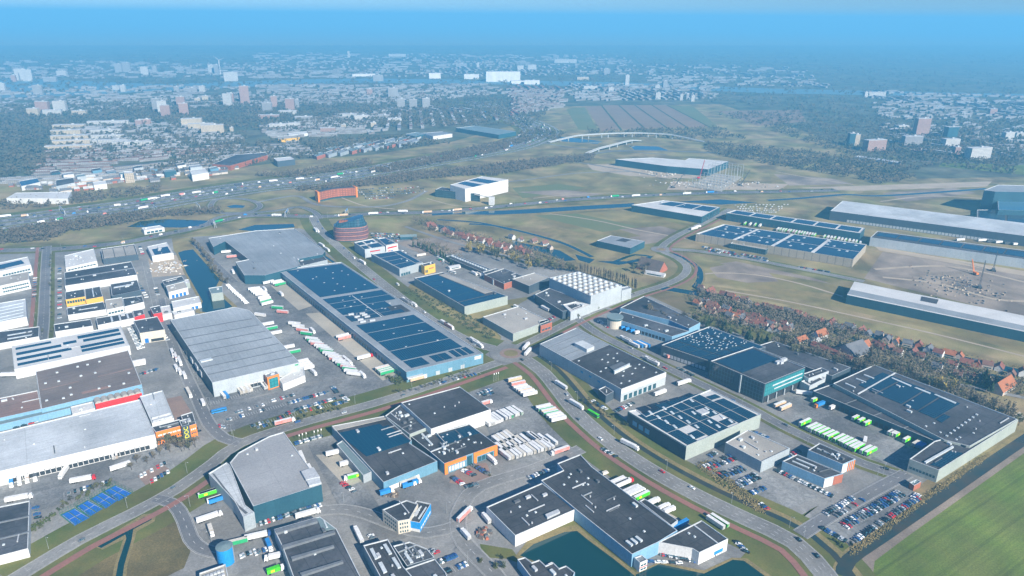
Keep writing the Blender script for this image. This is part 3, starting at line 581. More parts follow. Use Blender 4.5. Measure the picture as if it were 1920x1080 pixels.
# upper left small businesses
def small(label, poly, h, wall, roof, **k): return Bld(label, poly, h, wall, roof, k.pop('name', 'business_unit'), k.pop('cat', 'building'), **k)
b = small("white flat office with dotted rooftop equipment by the straight street", "121,480 176,467 182,490 123,503", 7, 'wall_white', 'roof_white', vents=14); b.wins(2, .05, .95, 9, 3, 4.5)
b = small("dark framed hall with three pale barrel bays below the dual road", "189,467 252,458 259,478 193,487", 7, 'wall_dark', 'roof_dark', vents=2); solar_block(b, (.03, .1, .97, .9), 3, 1, 'roof_beige', .01, 0, 'roof_bay')
b = small("white hall with one dark blue solar field on its roof", "276,463 313,455 325,475 285,481", 8, 'wall_white', 'roof_white', vents=5); b.sub('solar_array', (.15, .35, .92, .9), 'solar', .4)
b = small("long dark roofed hall with a white front wall and faint roof stripes", "121,511 246,491 257,516 122,537", 8, 'wall_white', 'roof_dark', vents=8); b.sub('roof_ridge', (0, .45, 1, .5), 'roof_grey', .2)
b = small("brown roofed unit with a yellow window front on the straight street", "122,548 158,542 160,557 123,563", 8, 'wall_yellow', 'roof_dark', vents=3); b.wins(2, .04, .96, 7, 3.5, 6.5)
b = small("dark roofed unit with one white rooflight strip beside the yellow front", "159,542 187,537 193,557 161,563", 7, 'wall_yellow', 'roof_dark', vents=2); b.sub('skylight', (.45, .2, .52, .8), 'skylight', .6)
b = small("black roofed hall with long white rooflights behind the white workshop", "207,533 257,525 264,545 210,556", 7, 'wall_dark', 'roof_dark', vents=5); b.sub('skylight', (.1, .3, .8, .38), 'skylight', .6)
b = small("white workshop with grey roof between black roofed halls", "197,563 229,558 232,575 200,582", 7, 'wall_white', 'roof_beige', vents=4); b.wins(2, .05, .95, 5, 2, 4)
b = small("dark roofed unit with white gable front next to the white workshop", "230,560 266,555 270,567 233,576", 7, 'wall_white', 'roof_dark', vents=6)
b = small("black roofed hall with two faint rooflight lines facing the straight street", "125,578 194,566 199,581 127,592", 6, 'wall_white', 'roof_dark', vents=4); b.sub('skylight', (.3, .5, .8, .55), 'skylight', .5)
b = small("dark hall with three upright white rooflights and a white front", "180,597 248,586 252,597 183,611", 7, 'wall_white', 'roof_dark', vents=3)
for u in (.38, .6, .82): b.sub('skylight', (u, .15, u + .05, .8), 'skylight', .6)
small("black roofed shop with a bright red front, left of the taller red cube", "249,583 268,580 271,590 252,596", 8, 'wall_red', 'roof_dark', vents=2)
b = small("taller black cube shop with a bright red front beside white sheds", "281,577 300,573 304,587 288,590", 10, 'wall_red', 'roof_dark', vents=2)
b = small("low black roofed white showroom with bare street trees in front", "101,609 170,599 174,612 103,623", 7, 'wall_white', 'roof_dark', vents=3)
small("small white shed with grey roof right of the red cube shop", "301,576 319,573 322,588 305,592", 6, 'wall_white', 'roof_white', vents=3)
small("long white shed roof beside the canal tip above the red cube", "322,585 360,577 364,583 327,592", 6, 'wall_white', 'roof_white', vents=4)
b = small("white shed with two blue doors next to the canal", "321,566 373,556 377,568 325,579", 6, 'wall_white', 'roof_white', vents=3); b.doors(2, .1, .4, 2, 'door_blue', 3, 3.5, .1, 'door')
small("black flat hall with white rooflight stripes near the rubble yard", "304,527 341,518 346,526 308,535", 7, 'wall_dark', 'roof_dark', vents=3)
b = small("white halls with blue gates under a grey roof by the canal bank", "311,537 346,528 352,540 316,549", 8, 'wall_white', 'roof_beige', vents=4); b.doors(2, .1, .9, 4, 'door_blue', 3, 4, .1, 'door')
small("green edged low store beside the canal", "344,526 354,524 356,531 347,533", 6, 'wall_sage', 'roof_white', vents=1)
b = small("wide white office block with solar roof at the picture edge", "-60,506 0,493 52,482 58,497 0,510 -60,524", 13, 'wall_white', 'roof_white', vents=4, name='office', cat='office'); b.patch('solar_array', "-40,507 0,497 40,488 46,494 0,505 -40,515", 'solar', .4); b.wins(3, .05, .95, 10, 3, 5); b.wins(3, .05, .95, 10, 7, 9)
b = small("stepped white office block with ribbon windows below the solar one", "-60,530 0,520 53,509 55,525 0,537 -60,548", 11, 'wall_white', 'roof_beige', vents=6, name='office', cat='office'); b.wins(3, .05, .95, 12, 2.5, 4.5); b.wins(3, .05, .95, 12, 6.5, 8.5)
b = small("white ribbed hall at the picture edge beside the straight street", "-70,584 0,569 48,561 50,595 0,605 -70,620", 9, 'wall_white', 'roof_pale', vents=0)
for k in (.15, .32, .5, .68, .85): b.patch('skylight', [(-60, 584 + k * 34), (44, 562 + k * 34), (44, 563 + k * 34), (-60, 585.3 + k * 34)], 'skylight', .5)
b = small("dark low hall with pale rooflight dashes at the street end", "-80,632 0,622 74,613 73,632 0,645 -80,660", 6, 'wall_white', 'roof_dark', vents=3)
for k in (.3, .6): b.patch('skylight', [(14, 622 + k * 22), (60, 614 + k * 22), (60, 615.5 + k * 22), (14, 623.5 + k * 22)], 'skylight', .5)
b = small("filling station kiosk and canopy beside the dual road", "265,428 300,423 308,427 270,433", 6, 'wall_white', 'roof_white', vents=2, name='filling_station', cat='filling station'); b.wins(2, .1, .9, 4, 1, 4)
small("square teal pavilion standing over the canal end", "391,541 417,537 418,549 396,552", 9, 'wall_sage', 'roof_green', vents=1)
# ---- avenue side
b = Bld("white hall with solar squares and red lettering beside the round purple office", "664,455 700,448 722,463 684,469", 12, 'wall_pale', 'roof_white', vents=3); b.sub('solar_array', (.05, .1, .35, .4), 'solar', .4); b.sub('solar_array', (.45, .08, .9, .35), 'solar', .4); b.sub('solar_array', (.4, .5, .95, .9), 'solar', .4); b.sub('solar_array', (.05, .55, .3, .9), 'solar', .4); b.panel('sign_panel', 2, .25, .75, 8, 9.5, 'paint_red', .15)
b = Bld("white clad hall wing with one big solar field and a red blue billboard", "708,448 722,446 746,457 724,462", 13, 'wall_white', 'roof_white', vents=1); b.sub('solar_array', (.1, .08, .9, .85), 'solar', .4); b.panel('sign_panel', 2, .1, .9, 9, 11, 'wall_red', .1); b.panel('billboard', 2, .45, .62, 3, 6, 'paint_blue', .12); b.panel('billboard', 2, .66, .9, 3, 6.4, 'paint_red', .12)
b = Bld("grey solar roofed hall with dark long side joined to the yellow office", "696,477 749,469 793,493 749,505", 10, 'wall_grey', 'roof_grey', vents=2)
for i in range(4): b.sub('solar_array', (.08, .05 + i * .24, .74, .26 + i * .24), 'solar', .35)
b.sub('solar_array', (.80, .05, .96, .9), 'solar', .35); b.doors(2, .55, .95, 4, 'glass', 3, 3.5, .2)
b = Bld("yellow cube office with dark letters beside the grey solar hall", "790,496 810,491 816,495 796,500", 11, 'wall_yellow', 'roof_dark', 'office', 'office', vents=2); b.panel('wall_sign', 2, .15, .6, 6.2, 7.6, 'wall_brick', .1); b.wins(2, .7, .95, 2, 2, 6)
b = Bld("navy solar hall with pale end wall beside the avenue hedge", "777,522 830,511 952,556 871,576", 10, 'wall_sage', 'roof_dark', vents=4)
for i in range(5): b.sub('solar_array', (.04, .03 + i * .165, .72, .185 + i * .165), 'solar_blue', .35)
b.sub('solar_array', (.04, .87, .97, .92), 'solar_blue', .35); b.sub('solar_array', (.04, .93, .97, .98), 'solar_blue', .35); b.sub('parking_deck', (.76, .05, .98, .8), 'roof_beige', .3)
b = Bld("beige flat roofed hall with pale walls near the roundabout", "905,595 972,575 1030,602 962,627", 8, 'wall_sage', 'roof_beige', vents=5)
b = Bld("red brick corner office with grey pitched roof on the beige hall", "1010,603 1025,599 1035,605 1014,612", 8, 'wall_brick', 'roof_dark', 'office', 'office', vents=1); b.wins(2, .1, .9, 3, 2, 4)
b = Bld("tall white hall with rows of small domes on its roof", "1030,522 1085,510 1166,536 1108,556", 20, 'wall_pale', 'roof_beige', vents=0)
for k in range(48):
    u, v = (k % 6 + .5) / 6, (k // 6 + .5) / 8; c = b.bi(u, v); mb = MB(); mb.cyl(c, 2.6, b.h, b.h + 1.1, 10, r2=2.3); mb.cyl(c, 2.3, b.h + 1.1, b.h + 2.0, 10, r2=1.0); b.part('roof_dome', mb, 'skylight')
b = Bld("low dark roofed part in front of the tall domed hall", "1003,553 1030,541 1110,570 1055,585", 9, 'wall_dark', 'roof_dark', vents=8)
b = Bld("white corner block with roof well in front of the domed hall", "1055,572 1080,566 1108,572 1070,586", 10, 'wall_pale', 'roof_white', vents=6); b.sub('roof_well', (.2, .2, .7, .8), 'roof_dark', .2)
b = Bld("pale windowless end block right of the tall domed hall", "1160,541 1178,537 1184,541 1166,546", 13, 'wall_pale', 'roof_grey', vents=0)
b = Bld("dark hall whose roof is a car deck beside the domed hall", "960,524 1002,512 1030,521 992,537", 10, 'wall_dark', 'roof_beige', vents=2)
b = Bld("brick ended grey hall with rooftop machines between the garages and car deck", "908,516 945,504 985,520 945,533", 7, 'wall_brick', 'roof_dark', vents=8)
b = Bld("long row of dark garages with white rooftop boxes by the pines", "836,482 850,478 920,505 905,511", 5, 'wall_dark', 'roof_dark', vents=0)
b.grid('air_unit', 1, 14, (.3, .02, .9, .98), (2.5, 4, 1.4), 'skylight')
b = Bld("slate roofed showroom with bright canopy near the white trailers", "905,511 930,504 955,517 925,526", 6, 'wall_pale', 'roof_dark', vents=4)
b = Bld("grey hall with high blue stepped roof edge beside the poplar belt", "1163,578 1207,556 1313,606 1292,617 1255,601", 10, 'wall_lightblue', 'roof_dark', vents=4)
b = Bld("lower blue walled dock hall with grey roof behind four parked trailers", "1150,598 1165,585 1292,622 1260,632", 8, 'wall_lightblue', 'roof_dark', vents=5); b.doors(3, .1, .9, 14, 'door_dark', 3, 3.5)
# round stair tower of that hall
t = thing('stair_tower', "round beige stair tower with glazed top beside the blue walled dock hall", 'tower', at(1152, 612))
mb = MB(); mb.cyl((0, 0), 8, 0, 9, 24); obj('wall', mb.mesh('wall', 'wall_beige'), t)
mb = MB(); mb.cyl((0, 0), 8.2, 9, 11, 24); obj('window_ring', mb.mesh('window_ring', 'glass'), t); mb = MB(); mb.cyl((0, 0), 9, 11, 11.8, 24); obj('roof', mb.mesh('roof', 'roof_green'), t)
# grey and black hall by the roundabout
b = Bld("hall with half pale grey and half black roof along the ditch", "1012,646 1080,616 1249,699 1165,731", 12, 'wall_pale', 'roof_black', vents=0)
b.sub('roof_section', (.0, .0, 1, .40), 'roof_grey', .3)
for v in (.1, .2, .3): b.sub('roof_ridge', (.02, v, .98, v + .004), 'coping_dark', .6)
b.patch('roof_house', "1077,650 1092,645 1114,656 1100,662", 'roof_pale', 4); b.patch('machine_well', "1142,690 1165,680 1180,688 1155,700", 'plant_dark', 1.2); b.patch('machine_screen', "1150,700 1180,686 1181,688 1152,702", 'skylight', 3)
b.grid('skylight', 5, 8, (.05, .44, .95, .97), (2.2, 1.1, .5), 'skylight', .03, .35); b.doors(2, .2, .95, 7, 'glass', 4, 5, .4, 'shop_window'); b.panel('fascia', 2, 0, 1, 8, 12.4, 'wall_white', .15); b.wins(3, .1, .5, 4, 7, 9, 'glass_blue', .3)
Bld("small black slate office in front of the half black hall", "1122,731 1135,725 1151,735 1136,743", 7, 'wall_dark', 'roof_dark', 'office', 'office', vents=2)
# solar hall C
b = Bld("dark walled hall whose roof is ruled with solar panels and pale walkways", "1177,772 1193,769 1211,782 1332,731 1427,778 1287,838", 12, 'wall_sage', 'roof_white', vents=0)
b.q4 = [at(x, y, 12) - b.c for x, y in ((1177, 772), (1332, 731), (1427, 778), (1287, 838))]
def biC(u, v, q=b.q4): return q[0] * (1 - u) * (1 - v) + q[1] * u * (1 - v) + q[2] * u * v + q[3] * (1 - u) * v
b.bi = biC
for i in range(7):
    for j in range(3):
        u0, u1 = .03 + i * .135, .03 + i * .135 + .122; v0, v1 = (.02, .33, .66)[j], (.315, .645, .98)[j]
        if (i, j) in ((1, 2), (4, 2), (6, 0)): v0 += .14; v1 -= .04
        if i < 2 and j == 0: v0 = .14
        b.sub('solar_array', (u0, v0, u1, v1), 'solar', .35)
b.grid('skylight', 4, 6, (.08, .08, .75, .95), (2.2, 5, .6), 'skylight', 0, .25); b.sub('air_unit', (.52, .44, .62, .56), 'plant_grey', 1.8); b.panel('wall', 5, 0, 1, 0, 11.4, 'wall_dark', .12)  # last panel paints the left wall's shade dark over the sage
for t_ in (.60, .71, .82): b.panel('window', 5, t_, t_ + .075, 3.2, 7.2, 'glass_blue', .3)
b = Bld("beige flat roofed warehouse by the packed car park", "1360,831 1402,807 1481,842 1428,867", 9, 'wall_grey', 'roof_beige', vents=9)
b = Bld("black roofed office with two white rooflight strips and a red brick end", "1467,866 1494,853 1581,889 1546,899", 7, 'wall_lightblue', 'roof_dark', 'office', 'office', vents=4); b.sub('skylight', (.3, .12, .38, .5), 'skylight', .7); b.sub('skylight', (.62, .1, .7, .55), 'skylight', .7); b.panel('brick_wall', 2, .0, .5, 0, 7.2, 'wall_brick', .15); b.panel('white_wall', 2, .52, 1, 0, 7.2, 'wall_white', .15); b.wins(2, .06, .46, 3, 1.5, 6, 'glass', .5)
b = Bld("black roofed office with five short rooflights and an orange pillared front", "1515,845 1536,832 1604,862 1580,872", 7.5, 'wall_lightblue', 'roof_dark', 'office', 'office', vents=6)
for k in range(4): b.sub('skylight', (.45, .1 + k * .2, .52, .22 + k * .2), 'skylight', .7)
b.panel('white_wall', 2, .6, 1, 0, 7.5, 'wall_white', .15)
for k in range(4): b.panel('pillar', 2, .03 + k * .15, .1 + k * .15, 0, 7.6, 'wall_orange', .3)
# dark glazed group
b = Bld("dark low hall with a glinting solar roof beside the glazed headquarters", "1240,648 1330,613 1436,652 1335,680", 11, 'wall_dark', 'roof_dark', vents=3)
for i in range(4):
    for j in range(4): b.sub('solar_array', (.04 + i * .24, .03 + j * .24, .26 + i * .24, .25 + j * .24), 'solar', .4)
b.grid('skylight', 10, 14, (.35, .02, .98, .75), (1.7, .8, .7), 'skylight', .03, .4); b.doors(3, .1, .95, 12, 'plant_grey', 3, 3.5)  # small pale boxes stand in for white glints on the solar roof
b = Bld("dark glass headquarters hall with teal cantilevered front on pillars", "1332,678 1412,651 1510,690 1434,721", 18, 'wall_dark', 'roof_dark', 'headquarters', 'office', vents=0)
b.sub('solar_array', (.06, .05, .94, .55), 'solar', .4); b.sub('terrace', (.1, .6, .9, .95), 'roof_dark', .15); b.grid('air_unit', 6, 1, (.75, .55, .98, .75), (4, 3, 2.5), 'plant_grey', .03)
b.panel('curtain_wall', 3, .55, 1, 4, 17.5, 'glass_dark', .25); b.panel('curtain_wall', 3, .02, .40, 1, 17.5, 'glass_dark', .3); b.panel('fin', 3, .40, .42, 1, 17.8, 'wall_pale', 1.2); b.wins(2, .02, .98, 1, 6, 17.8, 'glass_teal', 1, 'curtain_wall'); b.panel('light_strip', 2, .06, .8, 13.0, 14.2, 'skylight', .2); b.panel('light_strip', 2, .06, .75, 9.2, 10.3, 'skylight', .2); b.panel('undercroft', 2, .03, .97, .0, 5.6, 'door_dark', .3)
for k in range(5):
    p, d, n, L = b.edge(2, .1 + k * .2); mb = MB(); mb.cyl(p + n * 1.2, .6, 0, 6, 10); b.part('pillar', mb, 'wall_pale')
b = Bld("white sided plant block with a dark roof behind the glazed headquarters", "1502,703 1540,690 1554,697 1516,711", 10, 'wall_pale', 'roof_dark', vents=4)
b = Bld("grey plant enclosure with open roof well next to the white sided block", "1502,716 1534,703 1548,710 1518,725", 7, 'wall_pale', 'roof_white', vents=4); b.sub('roof_well', (.15, .15, .85, .85), 'roof_dark', .2)
b = Bld("low dark roof stretching behind the glazed headquarters towards the tree belt", "1414,651 1450,640 1595,690 1560,706 1515,690", 8, 'wall_dark', 'roof_dark', vents=4)
# big dark distribution hall right
b = Bld("vast slate roofed distribution hall with solar fields and white rooflight lines", "1562,720 1639,685 1907,787 1818,838 1770,826", 11, 'wall_sage', 'roof_dark', vents=20, name='distribution_centre')
b.patch('solar_array', "1610,722 1655,699 1690,712 1640,737", 'solar', .4); b.patch('solar_array', "1645,739 1692,714 1735,730 1690,758", 'solar', .4); b.patch('solar_array', "1693,760 1738,732 1764,742 1720,770", 'solar', .4); b.patch('solar_array', "1722,772 1768,744 1800,757 1752,785", 'solar', .4); b.patch('solar_array', "1755,787 1770,777 1782,782 1765,793", 'solar', .4)
for s_ in ("1671,710 1673,709 1709,724 1707,726", "1714,728 1717,727 1745,738 1743,740", "1751,741 1754,740 1793,756 1790,758", "1619,704 1621,703 1639,710 1637,711", "1604,711 1606,710 1624,717 1622,718", "1584,720 1586,719 1604,727 1602,728"): b.patch('skylight', s_, 'skylight', .8)
b.patch('roof_ridge', "1607,739 1678,699 1680,700 1609,740", 'coping', .7)
for k in range(9): b.patch('skylight', [(1772 + k * 7, 818 - k * 5), (1774 + k * 7, 816.5 - k * 5), (1778 + k * 7, 818 - k * 5), (1776 + k * 7, 819.6 - k * 5)], 'skylight', .7)
b = Bld("long lower dock canopy roof with dark doors behind green trailers", "1524,734 1560,721 1776,820 1752,828", 8, 'wall_teal', 'roof_dark', vents=2); b.doors(3, .05, .95, 22, 'door_dark', 3, 3.6)
for k in (.28, .52, .76): b.sub('roof_step', (0, k, 1, k + .004), 'coping_dark', .5)
b = Bld("end office of the vast slate roofed hall with pale long wall along the ditch", "1705,862 1752,828 1776,822 1818,838 1907,787 1909,789 1760,883", 10, 'wall_sage', 'roof_dark', vents=10); b.patch('solar_array', "1745,872 1782,846 1805,850 1765,877", 'solar', .4); b.patch('roof_step', "1732,868 1785,838 1788,840 1736,870", 'skylight', 1.2); b.wins(6, .05, .95, 8, 3, 5, 'glass', .7)
b = Bld("gatehouse with a flat canopy beside the car park entrance", "1705,906 1718,900 1727,905 1714,912", 4, 'wall_brick', 'roof_green', 'gatehouse', 'gatehouse', vents=1)
# far right halls
b = Bld("tan walled solar hall with a glass annex and car park in front", "1305,439 1357,421 1625,459 1600,487", 11, 'wall_tan', 'roof_white', vents=0, name='distribution_centre')
for i in range(2):
    for j in range(4): b.sub('solar_array', (.03 + i * .49, .02 + j * .25, .49 + i * .48, .245 + j * .25), 'solar', .4)
b.grid('skylight', 4, 12, (.1, .03, .95, .97), (5, 3, .7), 'skylight', .03, .3)
b = Bld("glass office annex with a pale roof before the tan solar hall", "1369,457 1380,452 1444,463 1436,469", 7, 'glass_dark', 'roof_beige', 'office', 'office', vents=3)
b = Bld("teal walled narrow solar hall behind a line of green trailers", "1362,400 1378,394 1622,428 1613,438", 12, 'wall_teal', 'roof_white', vents=0)
for j in range(6): b.sub('solar_array', (.2, .02 + j * .163, .9, .165 + j * .163), 'solar', .4)
b.doors(3, .15, .98, 24, 'wall_dark', 3, 4)
b = Bld("hall with a half white and half solar roof across the canal", "1184,385 1245,376 1350,389 1316,407", 11, 'wall_teal', 'roof_white', vents=2)
for i in range(2):
    for j in range(3): b.sub('solar_array', (.52 + i * .22, .16 + j * .28, .72 + i * .22, .41 + j * .28), 'solar', .4)
b.wins(2, .05, .95, 5, 0, 9, 'glass_dark', .7)
b = Bld("small lone pale blue roofed hall with dark walls in the meadow", "1119,452 1145,442 1209,453 1182,466", 9, 'wall_teal', 'roof_grey', vents=0); b.patch('roof_well', "1155,451 1168,447 1184,450 1172,454", 'roof_dark', .3)
b = Bld("very long grey roofed hall with a dark wall of dock doors", "1557,396 1580,377 1920,419 2080,438 2080,463 1920,443", 15, 'wall_dark', 'roof_pale', vents=0); b.doors(5, .1, .9, 44, 'wall_pale', 4, 4, .5)
b = Bld("very long pale sided hall with a dark solar roof above the brown building site", "1632,446 1645,434 1920,470 2080,492 2080,512 1920,487", 12, 'wall_pale', 'roof_dark', vents=0)
for k in range(7):
    x0 = 1650 + k * 40; b.patch('solar_array', [(x0, 437 + k * 5.3), (x0 + 36, 441.8 + k * 5.3), (x0 + 30, 447 + k * 5.9), (x0 - 7, 442 + k * 5.8)], 'solar', .4)
b = Bld("white roofed new hall with a teal side wall along the reed meadow", "1588,553 1602,528 1920,592 2100,628 2100,660 1920,622", 11, 'wall_teal', 'roof_white', vents=0, par=.1); b.patch('roof_step', "1589,551 1594,543 1920,611 2090,646 2090,655 1920,620", 'roof_grey', .3); b.patch('solar_array', "1728,556 1760,562 1756,570 1726,564", 'roof_dark', .3)
b = Bld("tall dark blue sided high-bay store at the right edge", "1845,357 1872,347 1990,350 1990,362 1866,360", 38, 'wall_teal', 'roof_grey', vents=0); 
b = Bld("blue striped high roof hall in front of the dark high-bay store", "1870,370 1990,362 2000,398 1872,394", 22, 'wall_teal', 'solar_shed', vents=0)
b = Bld("solar roofed hall with pale crossing walkways below the blue striped hall", "1832,394 1995,394 2000,428 1832,409", 14, 'wall_teal', 'roof_dark', vents=0)
for i in range(3):
    for j in range(3): b.sub('solar_array', (.03 + i * .32, .05 + j * .32, .32 + i * .32, .34 + j * .32), 'solar', .4)
# ---- bottom centre
b = Bld("hall with a bowed grey roof and dark teal front wall", "431,869 447,850 480,832 505,819 532,811 603,910 475,951", 13, 'wall_teal', 'roof_curved', vents=3); b.patch('machine_deck', "565,888 588,880 600,898 574,904", 'plant_grey', 2.0); b.patch('machine_deck', "575,904 598,897 603,908 580,914", 'roof_pale', 1.5)
b = Bld("wing shaped pale canopy block wrapping the bowed roof hall", "391,889 425,868 432,874 460,948 477,962 456,971 440,941", 11, 'wall_grey', 'roof_pale', vents=0); b.patch('gutter', "398,888 402,889 448,948 465,962 460,964 443,948", 'plant_dark', .3)
b = Bld("black and solar roofed works with bluish walls beside the bowed roof hall", "622,800 721,781 772,827 768,832 820,866 719,906", 8, 'wall_blue', 'roof_black', vents=9)
b.patch('solar_array', "633,813 712,795 718,801 728,798 770,828 687,856", 'solar_blue', .4); b.patch('roof_section', "622,801 720,782 724,786 628,808", 'roof_beige', .4); b.doors(4, .35, .9, 6, 'wall_white', 4, 3.5, .2, 'door')
b = Bld("narrow pale canopy roof along the works with lorries under its edge", "631,834 642,827 697,886 681,893", 6, 'wall_grey', 'roof_green', vents=0)
b = Bld("big plain black roofed hall with a bright white wall above parked trailers", "752,756 862,726 920,769 808,806", 12, 'wall_white', 'roof_black', vents=5)
b = Bld("dark machine roof strip with pale ducts left of the plain black hall", "722,781 752,759 806,801 768,816", 9, 'wall_sage', 'roof_dark', vents=16)
b = Bld("low black link roof between the works and the orange framed hall", "768,818 806,803 838,835 806,848", 7, 'wall_dark', 'roof_black', vents=5); b.patch('skylight', "789,815 792,813 812,834 809,836", 'skylight', .8)
b = Bld("orange framed showroom hall with a partly solar black roof", "806,848 838,836 818,813 879,796 932,835 833,871", 8.5, 'wall_blue', 'roof_black', vents=26)
b.patch('solar_array', "824,815 878,799 900,812 866,822 862,826 838,832", 'solar', .4); b.panel('orange_frame', 4, .0, .46, 5.6, 9.3, 'wall_orange', .6); b.panel('orange_frame', 4, .0, .06, 0, 5.6, 'wall_orange', .6); b.panel('orange_frame', 4, .60, 1, 6.4, 9.3, 'wall_orange', .6); b.panel('orange_frame', 4, .94, 1, 0, 6.4, 'wall_orange', .6); b.panel('orange_frame', 4, .40, .46, 0, 5.6, 'wall_orange', .6); b.panel('glass_entrance', 4, .49, .58, 0, 8, 'glass', .2); b.wins(4, .62, .92, 6, 1, 5, 'wall_white', .7); b.doors(4, .08, .38, 4, 'glass', 3, 4, .3)
b = Bld("square black roofed hall with white wall above the pond", "912,952 1016,907 1080,956 966,1006", 8, 'wall_white', 'roof_black', vents=11); b.patch('air_unit', "1022,968 1046,958 1050,963 1026,974", 'plant_grey', 1.6)
b = Bld("long black roofed hall dotted with white rooflights beside the pond", "1014,902 1056,883 1045,870 1088,853 1110,877 1197,942 1270,996 1234,1018 1185,1041 1080,957", 9, 'wall_lightblue', 'roof_black', vents=22)
for k in range(3): b.patch('air_unit', [(1172 + k * 9, 1017 - k * 4), (1176 + k * 9, 1015 - k * 4), (1187 + k * 9, 1023 - k * 4), (1183 + k * 9, 1026 - k * 4)], 'skylight', 1.2)
Bld("low black dock roof on the yard side of the dotted hall", "1199,941 1208,936 1271,977 1258,987", 6, 'wall_pale', 'roof_black', vents=0)
b = Bld("black roofed end hall with pale walls above blue containers", "1234,1018 1315,977 1365,1012 1311,1038 1298,1030", 8.5, 'wall_white', 'roof_black', vents=2); b.patch('roof_ridge', "1299,985 1301,984 1347,1019 1345,1020", 'coping', .5)
b = Bld("white site cabin stack with red stripes standing on the pond edge", "1189,1047 1203,1042 1214,1051 1200,1057", 6.5, 'wall_white', 'roof_grey', 'site_cabin', 'cabin', vents=0); b.panel('red_stripe', 2, 0, 1, 2.9, 3.4, 'paint_red', .1); b.wins(2, .1, .9, 2, 1, 2.2); b.wins(2, .1, .9, 2, 4, 5.2)
b = Bld("blue walled office with zigzag black roof edge at the bottom", "970,1050 984,1046 997,1056 1011,1051 1023,1062 1037,1056 1048,1067 1061,1062 1078,1075 1060,1120 1015,1110", 6, 'wall_lightblue', 'roof_black', 'office', 'office', vents=4)
b = Bld("dark roofed office with beige three storey window front", "717,957 762,939 784,946 768,975 746,979", 9.5, 'wall_beige', 'roof_dark', 'office', 'office', vents=2)
for z in (1, 4, 7): b.wins(4, .1, .9, 6, z, z + 1.4, 'glass', .55); b.wins(3, .1, .9, 4, z, z + 1.4, 'glass', .55)
b = Bld("bright blue walled workshop office with three white rooflights", "746,974 782,940 808,946 787,982", 7, 'wall_brightblue', 'roof_dark', 'office', 'office', vents=3)
for u in (.15, .48, .8): b.sub('skylight', (.2, u, .8, u + .07), 'skylight', .7)
b.panel('white_base', 3, 0, 1, 0, 2.4, 'wall_white', .1); b.wins(2, .05, .95, 6, 1.5, 3, 'wall_white', .7)
b = Bld("grey stepped shed roof with shadow strips painted dark at the bottom edge", "514,994 592,972 600,970 631,993 672,1075 690,1110 565,1125 531,1030", 9, 'wall_pale', 'roof_dark', vents=4)
for s_ in ("516,997 594,975 596,981 520,1003", "528,1026 627,998 629,1002 531,1032", "545,1048 625,1025 627,1028 548,1053", "562,1078 642,1054 644,1057 566,1083"): b.patch('roof_step', s_, 'coping_dark', 1.6)  # dark strips paint in the shadow bands along the roof steps
b.patch('roof_section', "593,971 600,970 630,992 605,996", 'roof_green', .4); b.patch('skylight', "606,977 608,976 615,990 612,991", 'skylight', .8)
b = Bld("black workshop roof with four wide white rooflights at the bottom", "681,1024 727,1012 756,1063 775,1085 722,1100", 8, 'wall_blue', 'roof_black', vents=4)
for s_ in ("693,1031 699,1029 709,1048 703,1050", "718,1023 724,1021 735,1039 729,1041", "734,1048 740,1046 752,1065 746,1067", "709,1057 716,1055 726,1073 719,1076"): b.patch('skylight', s_, 'skylight', .9)
b = Bld("cluttered dark machine roof beside the four wide rooflights", "737,1025 768,1017 800,1030 815,1047 763,1063", 7, 'wall_dark', 'roof_dark', vents=18); b.patch('skylight', "757,1039 762,1037 775,1055 769,1057", 'skylight', .9)
b = Bld("flat dark roof with pale edge at the bottom centre", "760,1068 815,1049 836,1075 850,1120 775,1120", 7, 'wall_pale', 'roof_dark', vents=3)
b = Bld("pale low building with a roof full of round vents, next to the blue tank", "374,1076 423,1059 430,1090 376,1110", 6, 'wall_beige', 'roof_beige', vents=0); b.grid('roof_vent', 6, 2, (.1, .2, .9, .7), (1.8, 1.8, 1.2), 'plant_grey')
# silo
t = thing('storage_tank', "bright blue round storage tank with a pale domed lid beside parked lorries", 'tank', at(425, 1053))
mb = MB(); mb.cyl((0, 0), 4.9, 0, 11.6, 32); obj('tank_shell', mb.mesh('tank_shell', 'wall_brightblue'), t)
mb = MB(); mb.cyl((0, 0), 5.0, 11.6, 12.5, 32, r2=.6); obj('lid', mb.mesh('lid', 'roof_green'), t); mb = MB(); mb.box((5.1, 0), .3, .7, 0, 12.4); obj('ladder', mb.mesh('ladder', 'steel'), t)
# oval office
t = thing('round_office', "rounded purple bronze banded office with a sloping glass crown by the motorway exit", 'office', at(659, 447), R(12))
def oval(a, b_, n=40): return [(a * math.copysign(abs(math.cos(6.2832 * i / n)) ** .75, math.cos(6.2832 * i / n)), b_ * math.copysign(abs(math.sin(6.2832 * i / n)) ** .75, math.sin(6.2832 * i / n))) for i in range(n)]
for k in range(7):
    z = 1.5 + k * 2.9; g = 1 + .05 * math.sin(k * .6); mb = MB(); mb.prism(oval(24.5 * g, 17 * g), z, z + 1.9); obj('facade_band', mb.mesh('facade_band', 'wall_purple' if k % 2 else 'wall_bronze'), t)
mb = MB(); mb.prism(oval(23.8, 16.4), 0, 22); obj('window_band', mb.mesh('window_band', 'glass'), t)
mb = MB(); o = oval(23, 15.6); n = len(o); mb.add([(x, y, 22) for x, y in o] + [(x * .82, y * .8, 26 + max(0, x * .82 + 10) * .28) for x, y in o], [(i, (i + 1) % n, n + (i + 1) % n, n + i) for i in range(n)] + [tuple(range(n, 2 * n))]); obj('glass_crown', mb.mesh('glass_crown', 'glass_dark'), t)
mb = MB(); mb.box((-6, -3), 20, 9, 26.5, 28.5); obj('roof_deck', mb.mesh('roof_deck', 'wall_redorange'), t)
